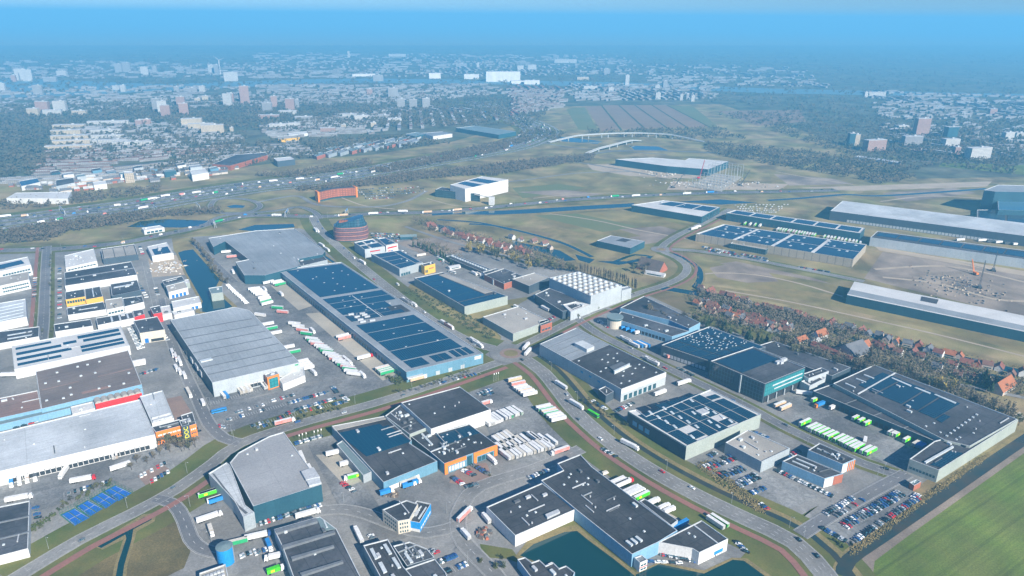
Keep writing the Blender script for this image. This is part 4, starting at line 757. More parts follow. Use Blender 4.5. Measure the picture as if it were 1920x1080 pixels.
# curved orange office slab
t = thing('orange_office', "curved orange red office slab standing on a glass base by its car park", 'office')
a, c_ = at(600, 379), at(668, 370); d = (c_ - a); nrm = Vector((d.y, -d.x, 0)).normalized(); n = 14
mbw, mbe, mbg = MB(), MB(), MB()
f = [a + d * (i / n) - nrm * math.sin(math.pi * i / n) * 9 for i in range(n + 1)]; bk = [p - nrm * 14 for p in f]
for i in range(n): mbw.quad((*f[i].xy, 3.4), (*f[i + 1].xy, 3.4), (*f[i + 1].xy, 18), (*f[i].xy, 18)); mbe.quad((*f[i].xy, 18), (*f[i + 1].xy, 18), (*bk[i + 1].xy, 18), (*bk[i].xy, 18)); mbw.quad((*bk[i + 1].xy, 0), (*bk[i].xy, 0), (*bk[i].xy, 18), (*bk[i + 1].xy, 18)); mbg.quad(*( (p.x, p.y, z) for p, z in ((f[i] - nrm * 2, 0), (f[i + 1] - nrm * 2, 0), (f[i + 1] - nrm * 2, 3.4), (f[i] - nrm * 2, 3.4))))
obj('wall', mbw.mesh('wall', 'wall_redorange'), t); obj('roof', mbe.mesh('roof', 'roof_dark'), t); obj('glass_base', mbg.mesh('glass_base', 'glass'), t)
mb = MB(); mb.prism([(*p.xy,) for p in (f[0] + nrm * .5, f[0] - d.normalized() * 3 + nrm * .5, bk[0] - d.normalized() * 3, bk[0])][::-1], 0, 18.6); obj('end_tower', mb.mesh('end_tower', 'wall_orange'), t)
mb = MB(); mb.prism([(*p.xy,) for p in (f[-1] + nrm * .5, f[-1] + d.normalized() * 3 + nrm * .5, bk[-1] + d.normalized() * 3, bk[-1])], 0, 18.6); obj('end_tower', mb.mesh('end_tower', 'wall_orange'), t)
# white hall with glass portal
b = Bld("large white hall with two solar strips on its roof behind a glass portal", "844,347 904,331 953,337 872,355", 23, 'wall_white', 'roof_white', vents=0); b.sub('solar_array', (.2, .05, .42, .95), 'solar', .4) ; b.sub('solar_array', (.55, .05, .8, .95), 'solar', .4)
b = Bld("low glass front block with a slanting dark roof before the large white hall", "816,356 828,351 900,365 872,362", 13, 'glass_dark', 'roof_dark', 'glass_pavilion', 'building', vents=0, cop='skylight')
t = thing('portal_frame', "white open portal frame standing beside the large white hall", 'portal', at(880, 375)); a, c_ = at(880, 375) - t.location, at(922, 384) - t.location
mb = MB(); mb.tube((0, 0, 0), (0, 0, 12), .7); obj('post', mb.mesh('post', 'wall_white'), t); mb = MB(); mb.box(c_, 9, 8, 0, 14, R(-10)); obj('end_block', mb.mesh('end_block', 'wall_white'), t); mb = MB(); mb.tube((0, 0, 12), (c_.x, c_.y, 13), .8); obj('beam', mb.mesh('beam', 'wall_white'), t)
# new hall under construction
b = Bld("vast white roofed new hall beside the steel skeleton", "1154,299 1225,296 1285,301 1292,297 1366,303 1328,318 1250,312", 14, 'wall_teal', 'roof_white', vents=0)
t = thing('steel_skeleton', "bare steel skeleton of a hall rising at the end of the new white roof", 'building frame', at(1335, 345)); 
o0 = t.location; cs = [at(x, y) - o0 for x, y in ((1290, 350), (1340, 325), (1392, 332), (1352, 360))]
q = lambda u, v: cs[0] * (1 - u) * (1 - v) + cs[1] * u * (1 - v) + cs[2] * u * v + cs[3] * (1 - u) * v
for i in range(8):
    for j in range(6):
        p = q(i / 7, j / 5); hz = 26 if i > 4 else 13; mb = MB(); mb.tube((p.x, p.y, 0), (p.x, p.y, hz), .5, 4); obj('column', mb.mesh('column', 'steel'), t)
        if j < 5:
            p2 = q(i / 7, (j + 1) / 5); mb = MB(); mb.tube((p.x, p.y, hz), (p2.x, p2.y, hz), .45, 4); obj('beam', mb.mesh('beam', 'steel'), t)
mb = MB(); mb.prism([q(.0, .0), q(1, 0), q(1, 1), q(0, 1)][::-1], .45, .7); obj('floor_slab', mb.mesh('floor_slab', 'concrete'), t)
# far low halls (y < 330)
for L_, p_, h_, w_, r_ in (("long grey roofed hall on the far side of the motorway junction", "855,240 890,236 968,247 935,253", 11, 'wall_teal', 'roof_green'), ("white roofed hall at the picture edge beyond the motorway", "12,372 30,362 134,360 127,373", 9, 'wall_white', 'roof_white'), ("slate roofed store hall with red wall strips on the far side of the motorway", "398,308 442,290 498,286 502,291 432,311", 10, 'wall_redorange', 'roof_dark'), ("black sided office cube with yellow end panels far beyond the motorway", "513,297 545,294 553,299 520,303", 12, 'wall_dark', 'roof_white'), ("teal hall with flat roof at the end of the red market sheds", "760,252 780,248 800,251 778,256", 9, 'wall_teal', 'roof_green'), ("pale roofed hall right of the teal hall at the red market sheds", "790,250 830,247 848,251 812,256", 9, 'wall_white', 'roof_grey'), ("flat white store with solar roof beyond the motorway at far edge", "35,340 70,334 75,342 40,350", 8, 'wall_white', 'solar'), ("bluish roofed store beside the far filling station", "105,338 138,333 140,343 105,350", 8, 'wall_pale', 'roof_dark'), ("round fronted white office at the far roundabout", "355,320 385,316 391,324 360,329", 12, 'wall_white', 'roof_white'), ("cream six storey office beyond the motorway", "231,322 248,321 250,325 233,326", 18, 'block_cream', 'roof_white'), ("white ribbon windowed office by the far service road", "174,342 198,339 200,345 176,348", 9, 'wall_white', 'roof_white'), ("row of glasshouses with a pale ridged roof", "1602,294 1610,292 1690,303 1688,306", 5, 'wall_pale', 'roof_pale'), ("yellow fronted school with flat roof amid far trees", "520,256 560,253 562,258 522,262", 8, 'wall_yellow', 'roof_beige'), ("long pale terrace roof beside the yellow fronted school", "540,250 575,247 577,250 542,254", 7, 'wall_white', 'roof_white')):
    Bld(L_, p_, h_, w_, r_, vents=0)
for k in range(9):
    x, y = 585 + k * 22, 290 - k * 3.2
    Bld(f"{'red fronted' if k % 3 == 0 else 'grey walled'} market shed, {ordn(k + 1)} from the left in the far row", f"{x},{y} {x + 17},{y - 5} {x + 25},{y - 1} {x + 9},{y + 4}", 7, 'wall_brick' if k % 3 == 0 else 'wall_grey', 'roof_grey' if k % 3 else 'roof_green', 'market_shed', 'shed', vents=0, group='front market sheds beyond the motorway')
for k in range(8):
    x, y = 610 + k * 22, 279 - k * 3.1
    Bld(f"grey roofed market shed, {ordn(k + 1)} from the left behind the front row", f"{x},{y} {x + 18},{y - 5} {x + 26},{y - 1} {x + 8},{y + 3.5}", 6, 'wall_pale' if k % 3 else 'wall_brick', ('roof_green', 'roof_dark', 'roof_grey')[k % 3], 'market_shed', 'shed', vents=0, group='grey market sheds beyond the motorway')
for k in range(12):
    x, y = 90 + k * 27 + rnd.uniform(-6, 6), 322 - k * 1.6 + (k % 3) * 5; q_ = rnd.uniform(14, 22)
    Bld(f"flat roofed business hall, {ordn(k + 1)} from the left in the strip beyond the motorway", f"{x},{y} {x + q_},{y - 2.5} {x + q_ + 4},{y + 1.5} {x + 3},{y + 4}", rnd.uniform(7, 11), ('wall_teal', 'wall_white', 'wall_pale', 'wall_blue')[k % 4], ('roof_dark', 'roof_grey', 'roof_green')[k % 3], 'business_hall', 'hall', vents=0, group='business halls beyond the motorway')

# ---------------------------------------------------------------- vehicles
VM = {}
def vmesh(key, fn):
    if key not in VM: VM[key] = fn()
    return VM[key]
def wheels(mb, xs, w_, r=.5, m=0):
    for x in xs:
        for sgn in (-1, 1):
            mb.tube((x, sgn * (w_ / 2 - .32), r), (x, sgn * w_ / 2, r), r, 8, m)
def me_box(L, x0=0.0, hh=2.75):
    def f():
        mb = MB(); mb.box((x0, 0), L, 2.52, 1.15, 1.15 + hh, 0, 0)
        mb.box((x0, 0), L - .1, 2.42, 1.15 + hh, 1.2 + hh, 0, 1)
        for k in (-1, 1): mb.box((x0 + k * (L / 2 - .05), 0), .1, 2.56, 1.1, 1.2 + hh, 0, 1)
        return mb.mesh('cargo_box', ['box_white', 'box_white'])
    return vmesh(('box', L, x0, hh), f)
def me_chassis(L, x0, wx):
    def f():
        mb = MB(); mb.box((x0, 0), L, 1.1, .75, 1.14, 0, 0); wheels(mb, wx, 2.5, .52); return mb.mesh('chassis', ['rubber'])
    return vmesh(('ch', L, x0, tuple(wx)), f)
def me_cab(x0):
    def f():
        mb = MB(); mb.box((x0, 0), 2.2, 2.45, .5, 2.3); mb.box((x0 - .12, 0), 1.95, 2.4, 2.3, 3.5, tl=.82, tw=.92); wheels(mb, (x0 + .3,), 2.5, .52, 1); return mb.mesh('cab', ['paint_white', 'rubber'])
    return vmesh(('cab', x0), f)
def me_screen(x0):
    def f():
        mb = MB(); mb.box((x0 + .93, 0), .2, 2.2, 1.75, 2.75, tl=.7); return mb.mesh('windscreen', 'glass')
    return vmesh(('scr', x0), f)
PAINT = dict(white='box_white', cream='box_cream', green='box_green', lime='lime', red='box_red', blue='box_blue', orange='box_orange', dark='box_dark')
def truck(kind, p, rz, label, group, side='white', top='white', cab='white', z=.12):
    loc = (p.x, p.y, z); sm = PAINT[side]; tm = PAINT[top]
    if kind == 'van':
        t = thing('van', label, 'van', loc, rz, group)
        def f():
            mb = MB(); mb.box((-.5, 0), 4.4, 2.0, .35, 2.5, tl=.97, tw=.9); mb.box((2.15, 0), 1.3, 1.95, .35, 1.35, tl=.7, tw=.9); wheels(mb, (-1.7, 1.7), 2.0, .36, 1); return mb.mesh('body', ['box_white', 'rubber'])
        obj('body', vmesh('van', f), t, om={0: sm})
        def g():
            mb = MB(); mb.box((1.85, 0), .75, 1.7, 1.36, 2.2, tl=.25, tw=.9); return mb.mesh('windscreen', 'glass')
        obj('windscreen', vmesh('vanw', g), t); return t
    if kind == 'bus':
        t = thing('bus', label, 'bus', loc, rz, group)
        def f():
            mb = MB(); mb.box((0, 0), 12, 2.5, .4, 3.1, tl=.985, tw=.94); mb.box((1, 0), 5, 1.6, 3.1, 3.4); wheels(mb, (-3.6, 3.8), 2.5, .5, 1); return mb.mesh('body', ['lime', 'rubber'])
        obj('body', vmesh('bus', f), t, om={0: sm})
        def g():
            mb = MB(); mb.box((0, 0), 11.6, 2.54, 1.6, 2.6); mb.box((5.95, 0), .15, 2.2, 1.2, 2.7); return mb.mesh('windows', 'glass')
        obj('windows', vmesh('busw', g), t); return t
    nm, cat = {'trailer': ('semi_trailer', 'trailer'), 'lorry': ('articulated_lorry', 'lorry'), 'truck': ('box_truck', 'truck')}[kind]
    t = thing(nm, label, cat, loc, rz, group)
    L = 13.6 if kind != 'truck' else 7.6; x0 = 0 if kind == 'trailer' else -1.4
    obj('cargo_box', me_box(L, x0), t, om={0: sm, 1: tm})
    obj('chassis', me_chassis(L - 1, x0, [x0 - L / 2 + a for a in ((1.6, 2.9, 4.2) if kind != 'truck' else (1.6,))]), t)
    if kind != 'trailer':
        xc = x0 + L / 2 + 1.5; c = obj('cab', me_cab(xc), t, om={0: 'paint_' + cab if 'paint_' + cab in MATS else PAINT[cab]}); obj('windscreen', me_screen(xc), c)
    if side == 'lime':
        def f():
            mb = MB()
            for sgn in (-1, 1): mb.box((-2, sgn * 1.27), 2.2, .04, 1.7, 3.2)
            return mb.mesh('emblem', 'emblem')
        obj('emblem', vmesh('emblem', f), t)
    return t
def line(a, b, n, jit=0.0):
    A_, B_ = at(*a), at(*b)
    return [A_ + (B_ - A_) * ((i + .5) / n) + Vector((rnd.uniform(-jit, jit), rnd.uniform(-jit, jit), 0)) for i in range(n)]
SIDE_WORD = {'white': 'white', 'cream': 'cream', 'green': 'green sided white', 'lime': 'bright green sided', 'red': 'red sided white', 'blue': 'blue', 'orange': 'orange and white', 'dark': 'dark grey'}
KW = {'trailer': 'semi trailer', 'lorry': 'articulated lorry', 'truck': 'box truck', 'van': 'van', 'bus': 'bus'}
def trucks(kind, a, b, n, ang, desc, group, sides='white', top='white', cabs=('white',), jit=.4, z=.12, skip=()):
    sides = sides.split()
    for i, p in enumerate(line(a, b, n, jit)):
        if i in skip: continue
        sd_ = sides[i % len(sides)] if len(sides) < 4 else rnd.choice(sides); tp = sd_ if kind in ('van', 'bus') or sd_ in ('blue', 'dark', 'cream') else top
        o = f", {ordn(i + 1)} from the left {desc}" if n > 1 else f" {desc}"
        truck(kind, p, R(ang + rnd.uniform(-1.5, 1.5)), f"{SIDE_WORD[sd_]} {KW[kind]}{o}", group, sd_, tp, rnd.choice(cabs), z)
G1 = 'trailers parked in the central yard'
T = trucks
T('trailer', (556, 612), (580, 632), 3, -15, 'in the short stack up the yard', G1, 'white red green')
T('trailer', (582, 637), (668, 706), 19, -15, 'of the packed diagonal row', G1, 'white white white green white red', jit=.8)
T('trailer', (476, 543), (492, 556), 5, 20, 'of the fanned row', G1, 'white'); T('trailer', (493, 558), (503, 574), 4, 44, 'of the tilted bunch', G1, 'cream green white white')
T('trailer', (521, 580), (521, 580), 1, -8, 'lying across the yard, green below', G1, 'green'); T('trailer', (531, 588), (531, 588), 1, -10, 'with a red tail on the open yard', G1, 'red'); T('trailer', (553, 610), (553, 610), 1, -12, 'alone before the long packed row', G1, 'white')
T('trailer', (504, 532), (504, 532), 1, 40, 'angled at the top of the dock apron', G1); T('trailer', (516, 530), (528, 537), 3, 36, 'backed to the top dock apron', G1, 'white white green')
T('truck', (497, 545), (497, 545), 1, -52, 'driving at the yard top', G1); T('truck', (527, 554), (527, 554), 1, -52, 'beside the upper pale apron', G1)
T('truck', (587, 623), (587, 623), 1, -52, 'beside the short stack', G1); T('truck', (644, 674), (659, 686), 2, -52, 'nose to nose beside the packed row', G1); T('truck', (680, 706), (680, 706), 1, -52, 'at the end of the packed row', G1)
T('trailer', (640, 632), (648, 638), 2, 34, 'docked mid long hall', G1, 'white red'); T('lorry', (684, 672), (684, 672), 1, 34, 'with red cab docked at the long hall', G1, cabs=('red',)); T('trailer', (715, 692), (727, 703), 4, 34, 'docked at the long hall end', G1, 'white green green orange')
T('trailer', (488, 594), (488, 594), 1, -20, 'at the dock row of the pale warehouse', G1); T('trailer', (497, 607), (520, 632), 3, 30, 'on the pale flank docks', G1, 'white green white'); T('trailer', (533, 650), (556, 668), 2, 30, 'docked low on the pale flank', G1, 'white green')
T('trailer', (563, 680), (578, 696), 4, 32, 'beside the white loading annex', G1); T('truck', (589, 702), (589, 702), 1, -52, 'parked below the loading annex', G1); T('trailer', (549, 711), (563, 711), 3, -52, 'in the annex corner dock', G1, 'cream')
T('trailer', (415, 745), (426, 743), 2, -52, 'at the front dock, blue nose', G1, 'white blue'); T('trailer', (447, 736), (470, 730), 5, -54, 'at the front dock', G1, 'cream white'); T('trailer', (492, 727), (499, 726), 2, -54, 'beside the orange framed office', G1, 'white')
G2 = 'trailers around the plain black roofed hall'
T('trailer', (962, 712), (974, 726), 2, 25, 'by the verge of the cycle path', G2, 'orange red'); T('trailer', (972, 728), (996, 744), 5, 25, 'of the upper bunch by the path', G2, 'white white orange'); T('trailer', (1016, 765), (1050, 791), 7, 25, 'of the lower bunch by the path', G2, 'white red green orange white')
T('trailer', (908, 796), (934, 786), 6, -52, 'behind the orange framed hall', G2); T('trailer', (938, 784), (972, 773), 6, -52, 'of the six beside the white wall', G2, 'white white green')
T('truck', (913, 758), (913, 758), 1, 32, 'beside the black roof corner', G2, 'red')
G3 = 'packed trailers beside the orange framed hall'
T('trailer', (929, 833), (960, 820), 6, -54, 'of the back packed rank', G3, 'white cream'); T('trailer', (935, 846), (1003, 822), 9, -54, 'of the second packed rank', G3, 'white cream', skip=(7,)); T('trailer', (943, 858), (1030, 836), 13, -54, 'of the front packed rank', G3, 'white cream white'); T('trailer', (997, 825), (1040, 830), 3, -54, 'at the open end of the ranks', G3)
T('lorry', (919, 862), (919, 862), 1, -54, 'backed into the orange framed dock', G3); T('lorry', (1050, 849), (1050, 849), 1, 212, 'with red underline on the street', G3, 'red')
G4 = 'green trailers behind the twin offices'
T('trailer', (1508, 796), (1508, 796), 1, 33, 'alone at the row head with yellow emblem', G4, 'lime'); T('trailer', (1518, 803), (1563, 823), 6, 33, 'of the first block on the yard', G4, 'lime'); T('trailer', (1569, 825), (1612, 845), 6, 33, 'of the second block on the yard', G4, 'lime'); T('trailer', (1619, 846), (1636, 853), 2, 33, 'of the last pair on the yard', G4, 'lime'); T('truck', (1621, 830), (1621, 830), 1, 60, 'parked askew behind the green blocks', G4)
G5 = 'vehicles docked at the lower canopy roof'
T('trailer', (1601, 784), (1634, 799), 3, 33, 'in the canopy shade', G5, 'lime'); T('trailer', (1670, 812), (1687, 818), 3, 33, 'further down the canopy shade', G5, 'lime white lime'); T('trailer', (1703, 827), (1703, 827), 1, 33, 'near the canopy end', G5, 'lime'); T('trailer', (1716, 833), (1735, 840), 3, 33, 'at the last canopy docks', G5, 'cream blue blue')
T('trailer', (1563, 766), (1563, 766), 1, 33, 'docked where the canopy starts', G5, 'white'); T('lorry', (1510, 741), (1510, 741), 1, -16, 'with red cab crossing the yard', G5, 'white', cabs=('red',)); T('trailer', (1530, 752), (1530, 752), 1, 33, 'beside the red cab lorry', G5, 'lime'); T('lorry', (1538, 761), (1538, 761), 1, 213, 'with an orange cab beside the green trailer', G5, 'blue', cabs=('orange',))
T('trailer', (1455, 760), (1478, 770), 2, 33, 'standing free before the glazed front', G5, 'orange')
G6 = 'trailers at the blue walled dock hall'
T('trailer', (1168, 615), (1204, 627), 4, 33, 'at the dock', G6, 'white white white blue'); T('trailer', (1169, 638), (1179, 644), 2, -52, 'of the upper pair on the street', G6); T('trailer', (1186, 650), (1212, 649), 4, -52, 'of the lower group on the street', G6, 'white blue'); T('van', (1238, 636), (1238, 636), 1, 33, 'beside the blue walled hall', G6, 'lime'); T('truck', (1257, 671), (1257, 671), 1, 33, 'with a red body beside the dark hall', G6, 'red', top='red')
T('trailer', (1237, 740), (1237, 740), 1, 33, 'free on the half black hall yard', G6); T('lorry', (1282, 720), (1282, 720), 1, 33, 'behind the solar walkway roof', G6); T('trailer', (1216, 677), (1226, 684), 2, -52, 'on the street beside the half black hall', G6)
G7 = 'trailers at the long dotted hall'
T('trailer', (1152, 905), (1166, 913), 2, 33, 'beside the red nosed lorry', G7); T('lorry', (1170, 910), (1170, 910), 1, 33, 'with bright red cab at the yard dock', G7, cabs=('red',)); T('lorry', (1180, 921), (1196, 931), 3, 33, 'at the yard dock', G7, 'white'); T('trailer', (1203, 935), (1203, 935), 1, 33, 'with blue flank at the yard dock', G7, 'lime'); T('truck', (1225, 944), (1225, 944), 1, 33, 'right of the low dock roof corner', G7); T('truck', (1240, 953), (1258, 964), 2, 33, 'along the low dock roof', G7); T('trailer', (1275, 988), (1275, 988), 1, 33, 'tucked in the dock notch', G7, 'blue')
T('trailer', (1340, 985), (1340, 985), 1, -52, 'against the end hall flank', G7, 'white'); T('trailer', (1349, 982), (1349, 982), 1, -52, 'against the end hall flank', G7, 'lime'); T('truck', (1331, 1045), (1352, 1034), 2, 30, 'parked below the end hall', G7, 'blue')
T('van', (1134, 889), (1134, 889), 1, 33, 'with yellow load beside the dotted hall', G7, 'cream')
G8 = 'traffic on the avenues'
T('lorry', (1052, 726), (1052, 726), 1, 125, 'climbing the curve to the roundabout', G8, z=.34); T('lorry', (1080, 763), (1080, 763), 1, -52, 'heading down the curve ahead of the bus', G8, z=.34); T('bus', (1112, 779), (1112, 779), 1, -50, 'on the curve beside the solar walkway roof', G8, 'lime', z=.34); T('lorry', (1180, 838), (1180, 838), 1, -44, 'past the side street mouth', G8, z=.34)
T('lorry', (986, 648), (991, 668), 2, 70, 'leaving the roundabout', G8, z=.34); T('lorry', (590, 433), (597, 435), 2, -62, 'at the avenue top', G8, z=.34); T('lorry', (680, 494), (680, 494), 1, -52, 'with red tail on the avenue', G8, 'white', z=.34); T('van', (746, 535), (746, 535), 1, -52, 'driving on the avenue', G8, z=.34); T('van', (664, 485), (664, 485), 1, 128, 'coming up the avenue', G8, z=.34)
T('lorry', (598, 458), (618, 474), 2, -52, 'waiting beside the grey warehouse', G8); T('lorry', (760, 565), (776, 574), 3, -52, 'parked at mid solar hall flank', G8); T('lorry', (832, 608), (846, 616), 2, -52, 'parked at the solar hall flank', G8, 'white red'); T('lorry', (887, 641), (900, 651), 2, -52, 'parked at the solar hall corner', G8); T('lorry', (785, 713), (785, 713), 1, 33, 'below the solar hall, reddish box', G8, 'orange'); T('lorry', (836, 696), (885, 683), 2, 33, 'under the solar hall end wall', G8)
T('lorry', (534, 794), (534, 794), 1, 30, 'on the road edge of the car park', G8, 'red'); T('bus', (411, 773), (411, 773), 1, 30, 'in the car park corner', G8, 'blue')
G9 = 'lorries left of the street bend'
T('lorry', (122, 888), (122, 888), 1, -80, 'backed into the long dock front', G9); T('lorry', (158, 902), (158, 902), 1, 20, 'with red nose crossing the yard', G9, 'white', cabs=('red',)); T('trailer', (211, 857), (221, 853), 2, -58, 'at the long dock front', G9, 'white orange'); T('trailer', (226, 878), (226, 878), 1, 40, 'askew on the dock yard', G9); T('lorry', (38, 938), (38, 938), 1, 22, 'by the low hall corner', G9); T('truck', (16, 910), (75, 895), 4, -58, 'among the dock bays', G9, 'dark orange blue white')
T('lorry', (322, 662), (340, 684), 3, -58, 'queued by the dark side wall', G9, 'white red'); T('truck', (328, 690), (349, 711), 3, -56, 'of the lower queue', G9); T('lorry', (355, 740), (355, 740), 1, -55, 'on the street before the bend', G9, 'cream'); T('truck', (381, 758), (381, 758), 1, 122, 'small on the street bend', G9); T('trailer', (259, 681), (259, 689), 2, 30, 'beside the brown factory', G9); T('lorry', (20, 706), (20, 706), 1, 8, 'beside the solar row hall', G9)
G10 = 'lorries at the bottom edge'
T('lorry', (394, 974), (394, 974), 1, 34, 'by the wing canopy, red script', G10); T('truck', (396, 1000), (396, 1000), 1, -58, 'cream, near the red car', G10, 'cream'); T('trailer', (390, 930), (396, 927), 2, 34, 'below the wing canopy', G10, 'lime cream'); T('lorry', (411, 937), (417, 940), 2, 34, 'nosing out from the canopy', G10, 'white blue', cabs=('blue', 'white')); T('trailer', (443, 1022), (443, 1022), 1, 22, 'right of the blue tank', G10, 'green', top='cream'); T('trailer', (424, 1036), (424, 1036), 1, -58, 'open topped by the tank', G10, 'dark'); T('lorry', (486, 1009), (486, 1009), 1, 22, 'long white along the shed', G10, cabs=('blue',)); T('truck', (512, 1048), (512, 1048), 1, 200, 'beside the stepped shed', G10); T('truck', (505, 1028), (505, 1028), 1, -58, 'blue by the stepped shed', G10, 'blue'); T('truck', (517, 1072), (517, 1072), 1, 30, 'yellow green at the bottom', G10, 'lime', top='lime')
T('lorry', (578, 967), (578, 967), 1, 26, 'under the teal front wall', G10); T('lorry', (568, 864), (568, 864), 1, -62, 'beside the bowed roof', G10); T('truck', (581, 884), (581, 884), 1, -60, 'behind the bowed roof machines', G10); T('trailer', (628, 853), (628, 853), 1, 26, 'alone on the pale apron', G10); T('truck', (650, 873), (650, 873), 1, 26, 'short, under the canopy', G10); T('lorry', (667, 896), (667, 896), 1, 206, 'green flecked at the canopy end', G10, 'lime')
T('trailer', (766, 908), (766, 908), 1, 30, 'below the works wall', G10, 'cream'); T('truck', (725, 927), (725, 927), 1, 30, 'blue skip by the timber pile', G10, 'blue'); T('truck', (762, 916), (782, 906), 2, 30, 'blue by the works wall', G10, 'blue'); T('lorry', (673, 1007), (673, 1007), 1, 118, 'long, beside the dark workshop', G10); T('lorry', (871, 968), (871, 968), 1, 60, 'reddish, on the street side', G10, 'red'); T('truck', (873, 1006), (873, 1006), 1, 122, 'white by the verge', G10); T('truck', (911, 976), (911, 976), 1, 118, 'white beside the square black roof', G10); T('van', (1032, 1063), (1036, 1068), 2, 30, 'cramped at the bottom', G10)
G11 = 'trailers behind the tan solar hall'
T('trailer', (1456, 432), (1530, 444), 15, 60, 'behind the tan solar hall', G11, 'lime white lime red'); T('trailer', (1542, 446), (1616, 458), 11, 60, 'in the second rank', G11, 'lime white white'); T('trailer', (1392, 421), (1430, 426), 4, 60, 'in the first few there', G11, 'lime white')
T('lorry', (1298, 432), (1310, 426), 2, 40, 'on the road by the tan hall', G11); T('trailer', (1800, 452), (1800, 452), 1, 10, 'on the long dock yard', G11); T('trailer', (1832, 452), (1915, 461), 5, 10, 'at the long dock yard end', G11, 'white dark')
G12 = 'trucks on the industrial streets in the middle'
T('trailer', (967, 578), (990, 590), 3, -50, 'beside the beige hall', G12); T('trailer', (1020, 582), (1038, 580), 4, -52, 'before the dark low part', G12); T('trailer', (1008, 558), (1016, 562), 2, 30, 'in the dark yard', G12); T('truck', (886, 514), (910, 520), 3, -50, 'near the garages', G12, 'white cream'); T('bus', (848, 512), (848, 512), 1, -40, 'parked near the yellow office', G12, 'white'); T('trailer', (790, 481), (790, 481), 1, 33, 'beside the grey solar hall', G12, 'cream'); T('truck', (828, 490), (828, 490), 1, -40, 'turquoise by the pines', G12, 'green')
T('trailer', (412, 462), (440, 488), 3, 20, 'in the notched loading bays', G12, 'white white red'); T('truck', (437, 512), (437, 512), 1, -60, 'curved by the notched hall', G12); T('van', (426, 535), (464, 571), 14, 40, 'of the row beside the canal end', 'vans by the canal end', 'white')
G13 = 'traffic on the motorway and the dual road'
def on_road(kind, pts, fr, off, fl, desc, side='white', cab=('white',)):
    n = len(pts) - 1; k = min(n - 1, int(fr * n)); a, b = offset(pts, off)[k:k + 2]; d = b - a
    truck(kind, a, math.atan2(d.y, d.x) + (math.pi if fl else 0), f"{SIDE_WORD[side]} {KW[kind]} {desc}", G13, side, side if side in ('blue', 'red', 'green', 'dark', 'orange') else 'white', rnd.choice(cab), .44)
cs = ['white', 'white', 'white', 'red', 'blue', 'green', 'orange', 'dark', 'cream']
for i in range(84):
    o_ = rnd.choice([-21, -16, -11, -8, 8, 12, 17, 21, 38, -38]); on_road(rnd.choice(['lorry', 'lorry', 'van', 'van', 'truck']), HW, .04 + i * .0098, o_, o_ > 0, f"on the motorway, {ordn(i + 1)} counted from the left", rnd.choice(cs))
for i in range(24):
    o_ = rnd.choice([-5, 5, 2]); on_road(rnd.choice(['lorry', 'van']), MID, .14 + i * .033, o_, o_ > 0, f"on the dual road below the motorway, {ordn(i + 1)} from the left", rnd.choice(cs[:7]))

CARS = []
PAL = ['white', 'silver', 'grey', 'black', 'blue', 'red', 'black', 'grey', 'silver', 'white', 'blue', 'black']
BAY = MB()
def cars(a, b, n, desc, group, ang=None, fill=.94, pal=PAL, jit=.15):
    d = at(*b) - at(*a); an = math.degrees(math.atan2(d.y, d.x)) + 90 if ang is None else ang
    A_ = at(*a)
    if n > 5 and A_.length < 1000 and ang is None or ang == 123:
        t_ = d.normalized(); un = Vector((math.cos(R(an)), math.sin(R(an)), 0))
        for i in range(n + 1):
            c = A_ + d * (i / n); BAY.quad(*[(q_.x, q_.y, .205) for q_ in (c - un * 2.5 - t_ * .13, c + un * 2.5 - t_ * .13, c + un * 2.5 + t_ * .13, c - un * 2.5 + t_ * .13)])
    for i, p in enumerate(line(a, b, n, jit)):
        if rnd.random() > fill: continue
        CARS.append((p, R(an + rnd.uniform(-2, 2) + rnd.choice((0, 180))), rnd.choice(pal), f"{ordn(i + 1)} from the left {desc}" if n > 1 else desc, group, .12))
g = 'cars in the field side car park'
cars((1578, 985), (1686, 923), 26, 'in the middle double row, near side', g); cars((1584, 991), (1694, 928), 26, 'in the middle double row, field side', g); cars((1600, 1016), (1722, 934), 32, 'in the row along the reed ditch', g); cars((1546, 966), (1600, 934), 13, 'in the row along the entrance road', g); cars((1560, 973), (1628, 931), 14, 'in the row beside the footpath', g, fill=.7); cars((1540, 990), (1586, 1016), 11, 'in the row at the avenue end', g); cars((1712, 936), (1722, 928), 4, 'in the odd corner by the gatehouse', g)
g = 'cars before the beige warehouse'
cars((1318, 877), (1370, 855), 9, 'in the first row, near side', g, 123); cars((1324, 881), (1380, 860), 9, 'in the first row, far side', g, 123); cars((1345, 891), (1392, 877), 8, 'in the second row, near side', g, 123); cars((1350, 896), (1400, 881), 8, 'in the second row, far side', g, 123); cars((1378, 908), (1418, 890), 10, 'in the third row, near side', g, 123); cars((1383, 914), (1424, 896), 10, 'in the third row, far side', g, 123); cars((1408, 926), (1434, 916), 8, 'in the last short row', g, 123); cars((1425, 945), (1440, 957), 4, 'by the ditch hedge', g)
cars((1454, 882), (1562, 932), 24, 'under the twin offices', 'cars under the twin offices'); cars((1528, 812), (1604, 847), 20, 'along the back street fence', 'cars along the back street'); cars((1330, 857), (1342, 849), 4, 'by the sage wall', 'cars before the beige warehouse', 123)
cars((482, 985), (602, 947), 26, 'below the teal front wall', 'cars below the bowed roof hall')
cars((552, 833), (605, 818), 12, 'behind the row of flag poles', 'cars beside the works', 123)
g = 'cars in the half empty central car park'
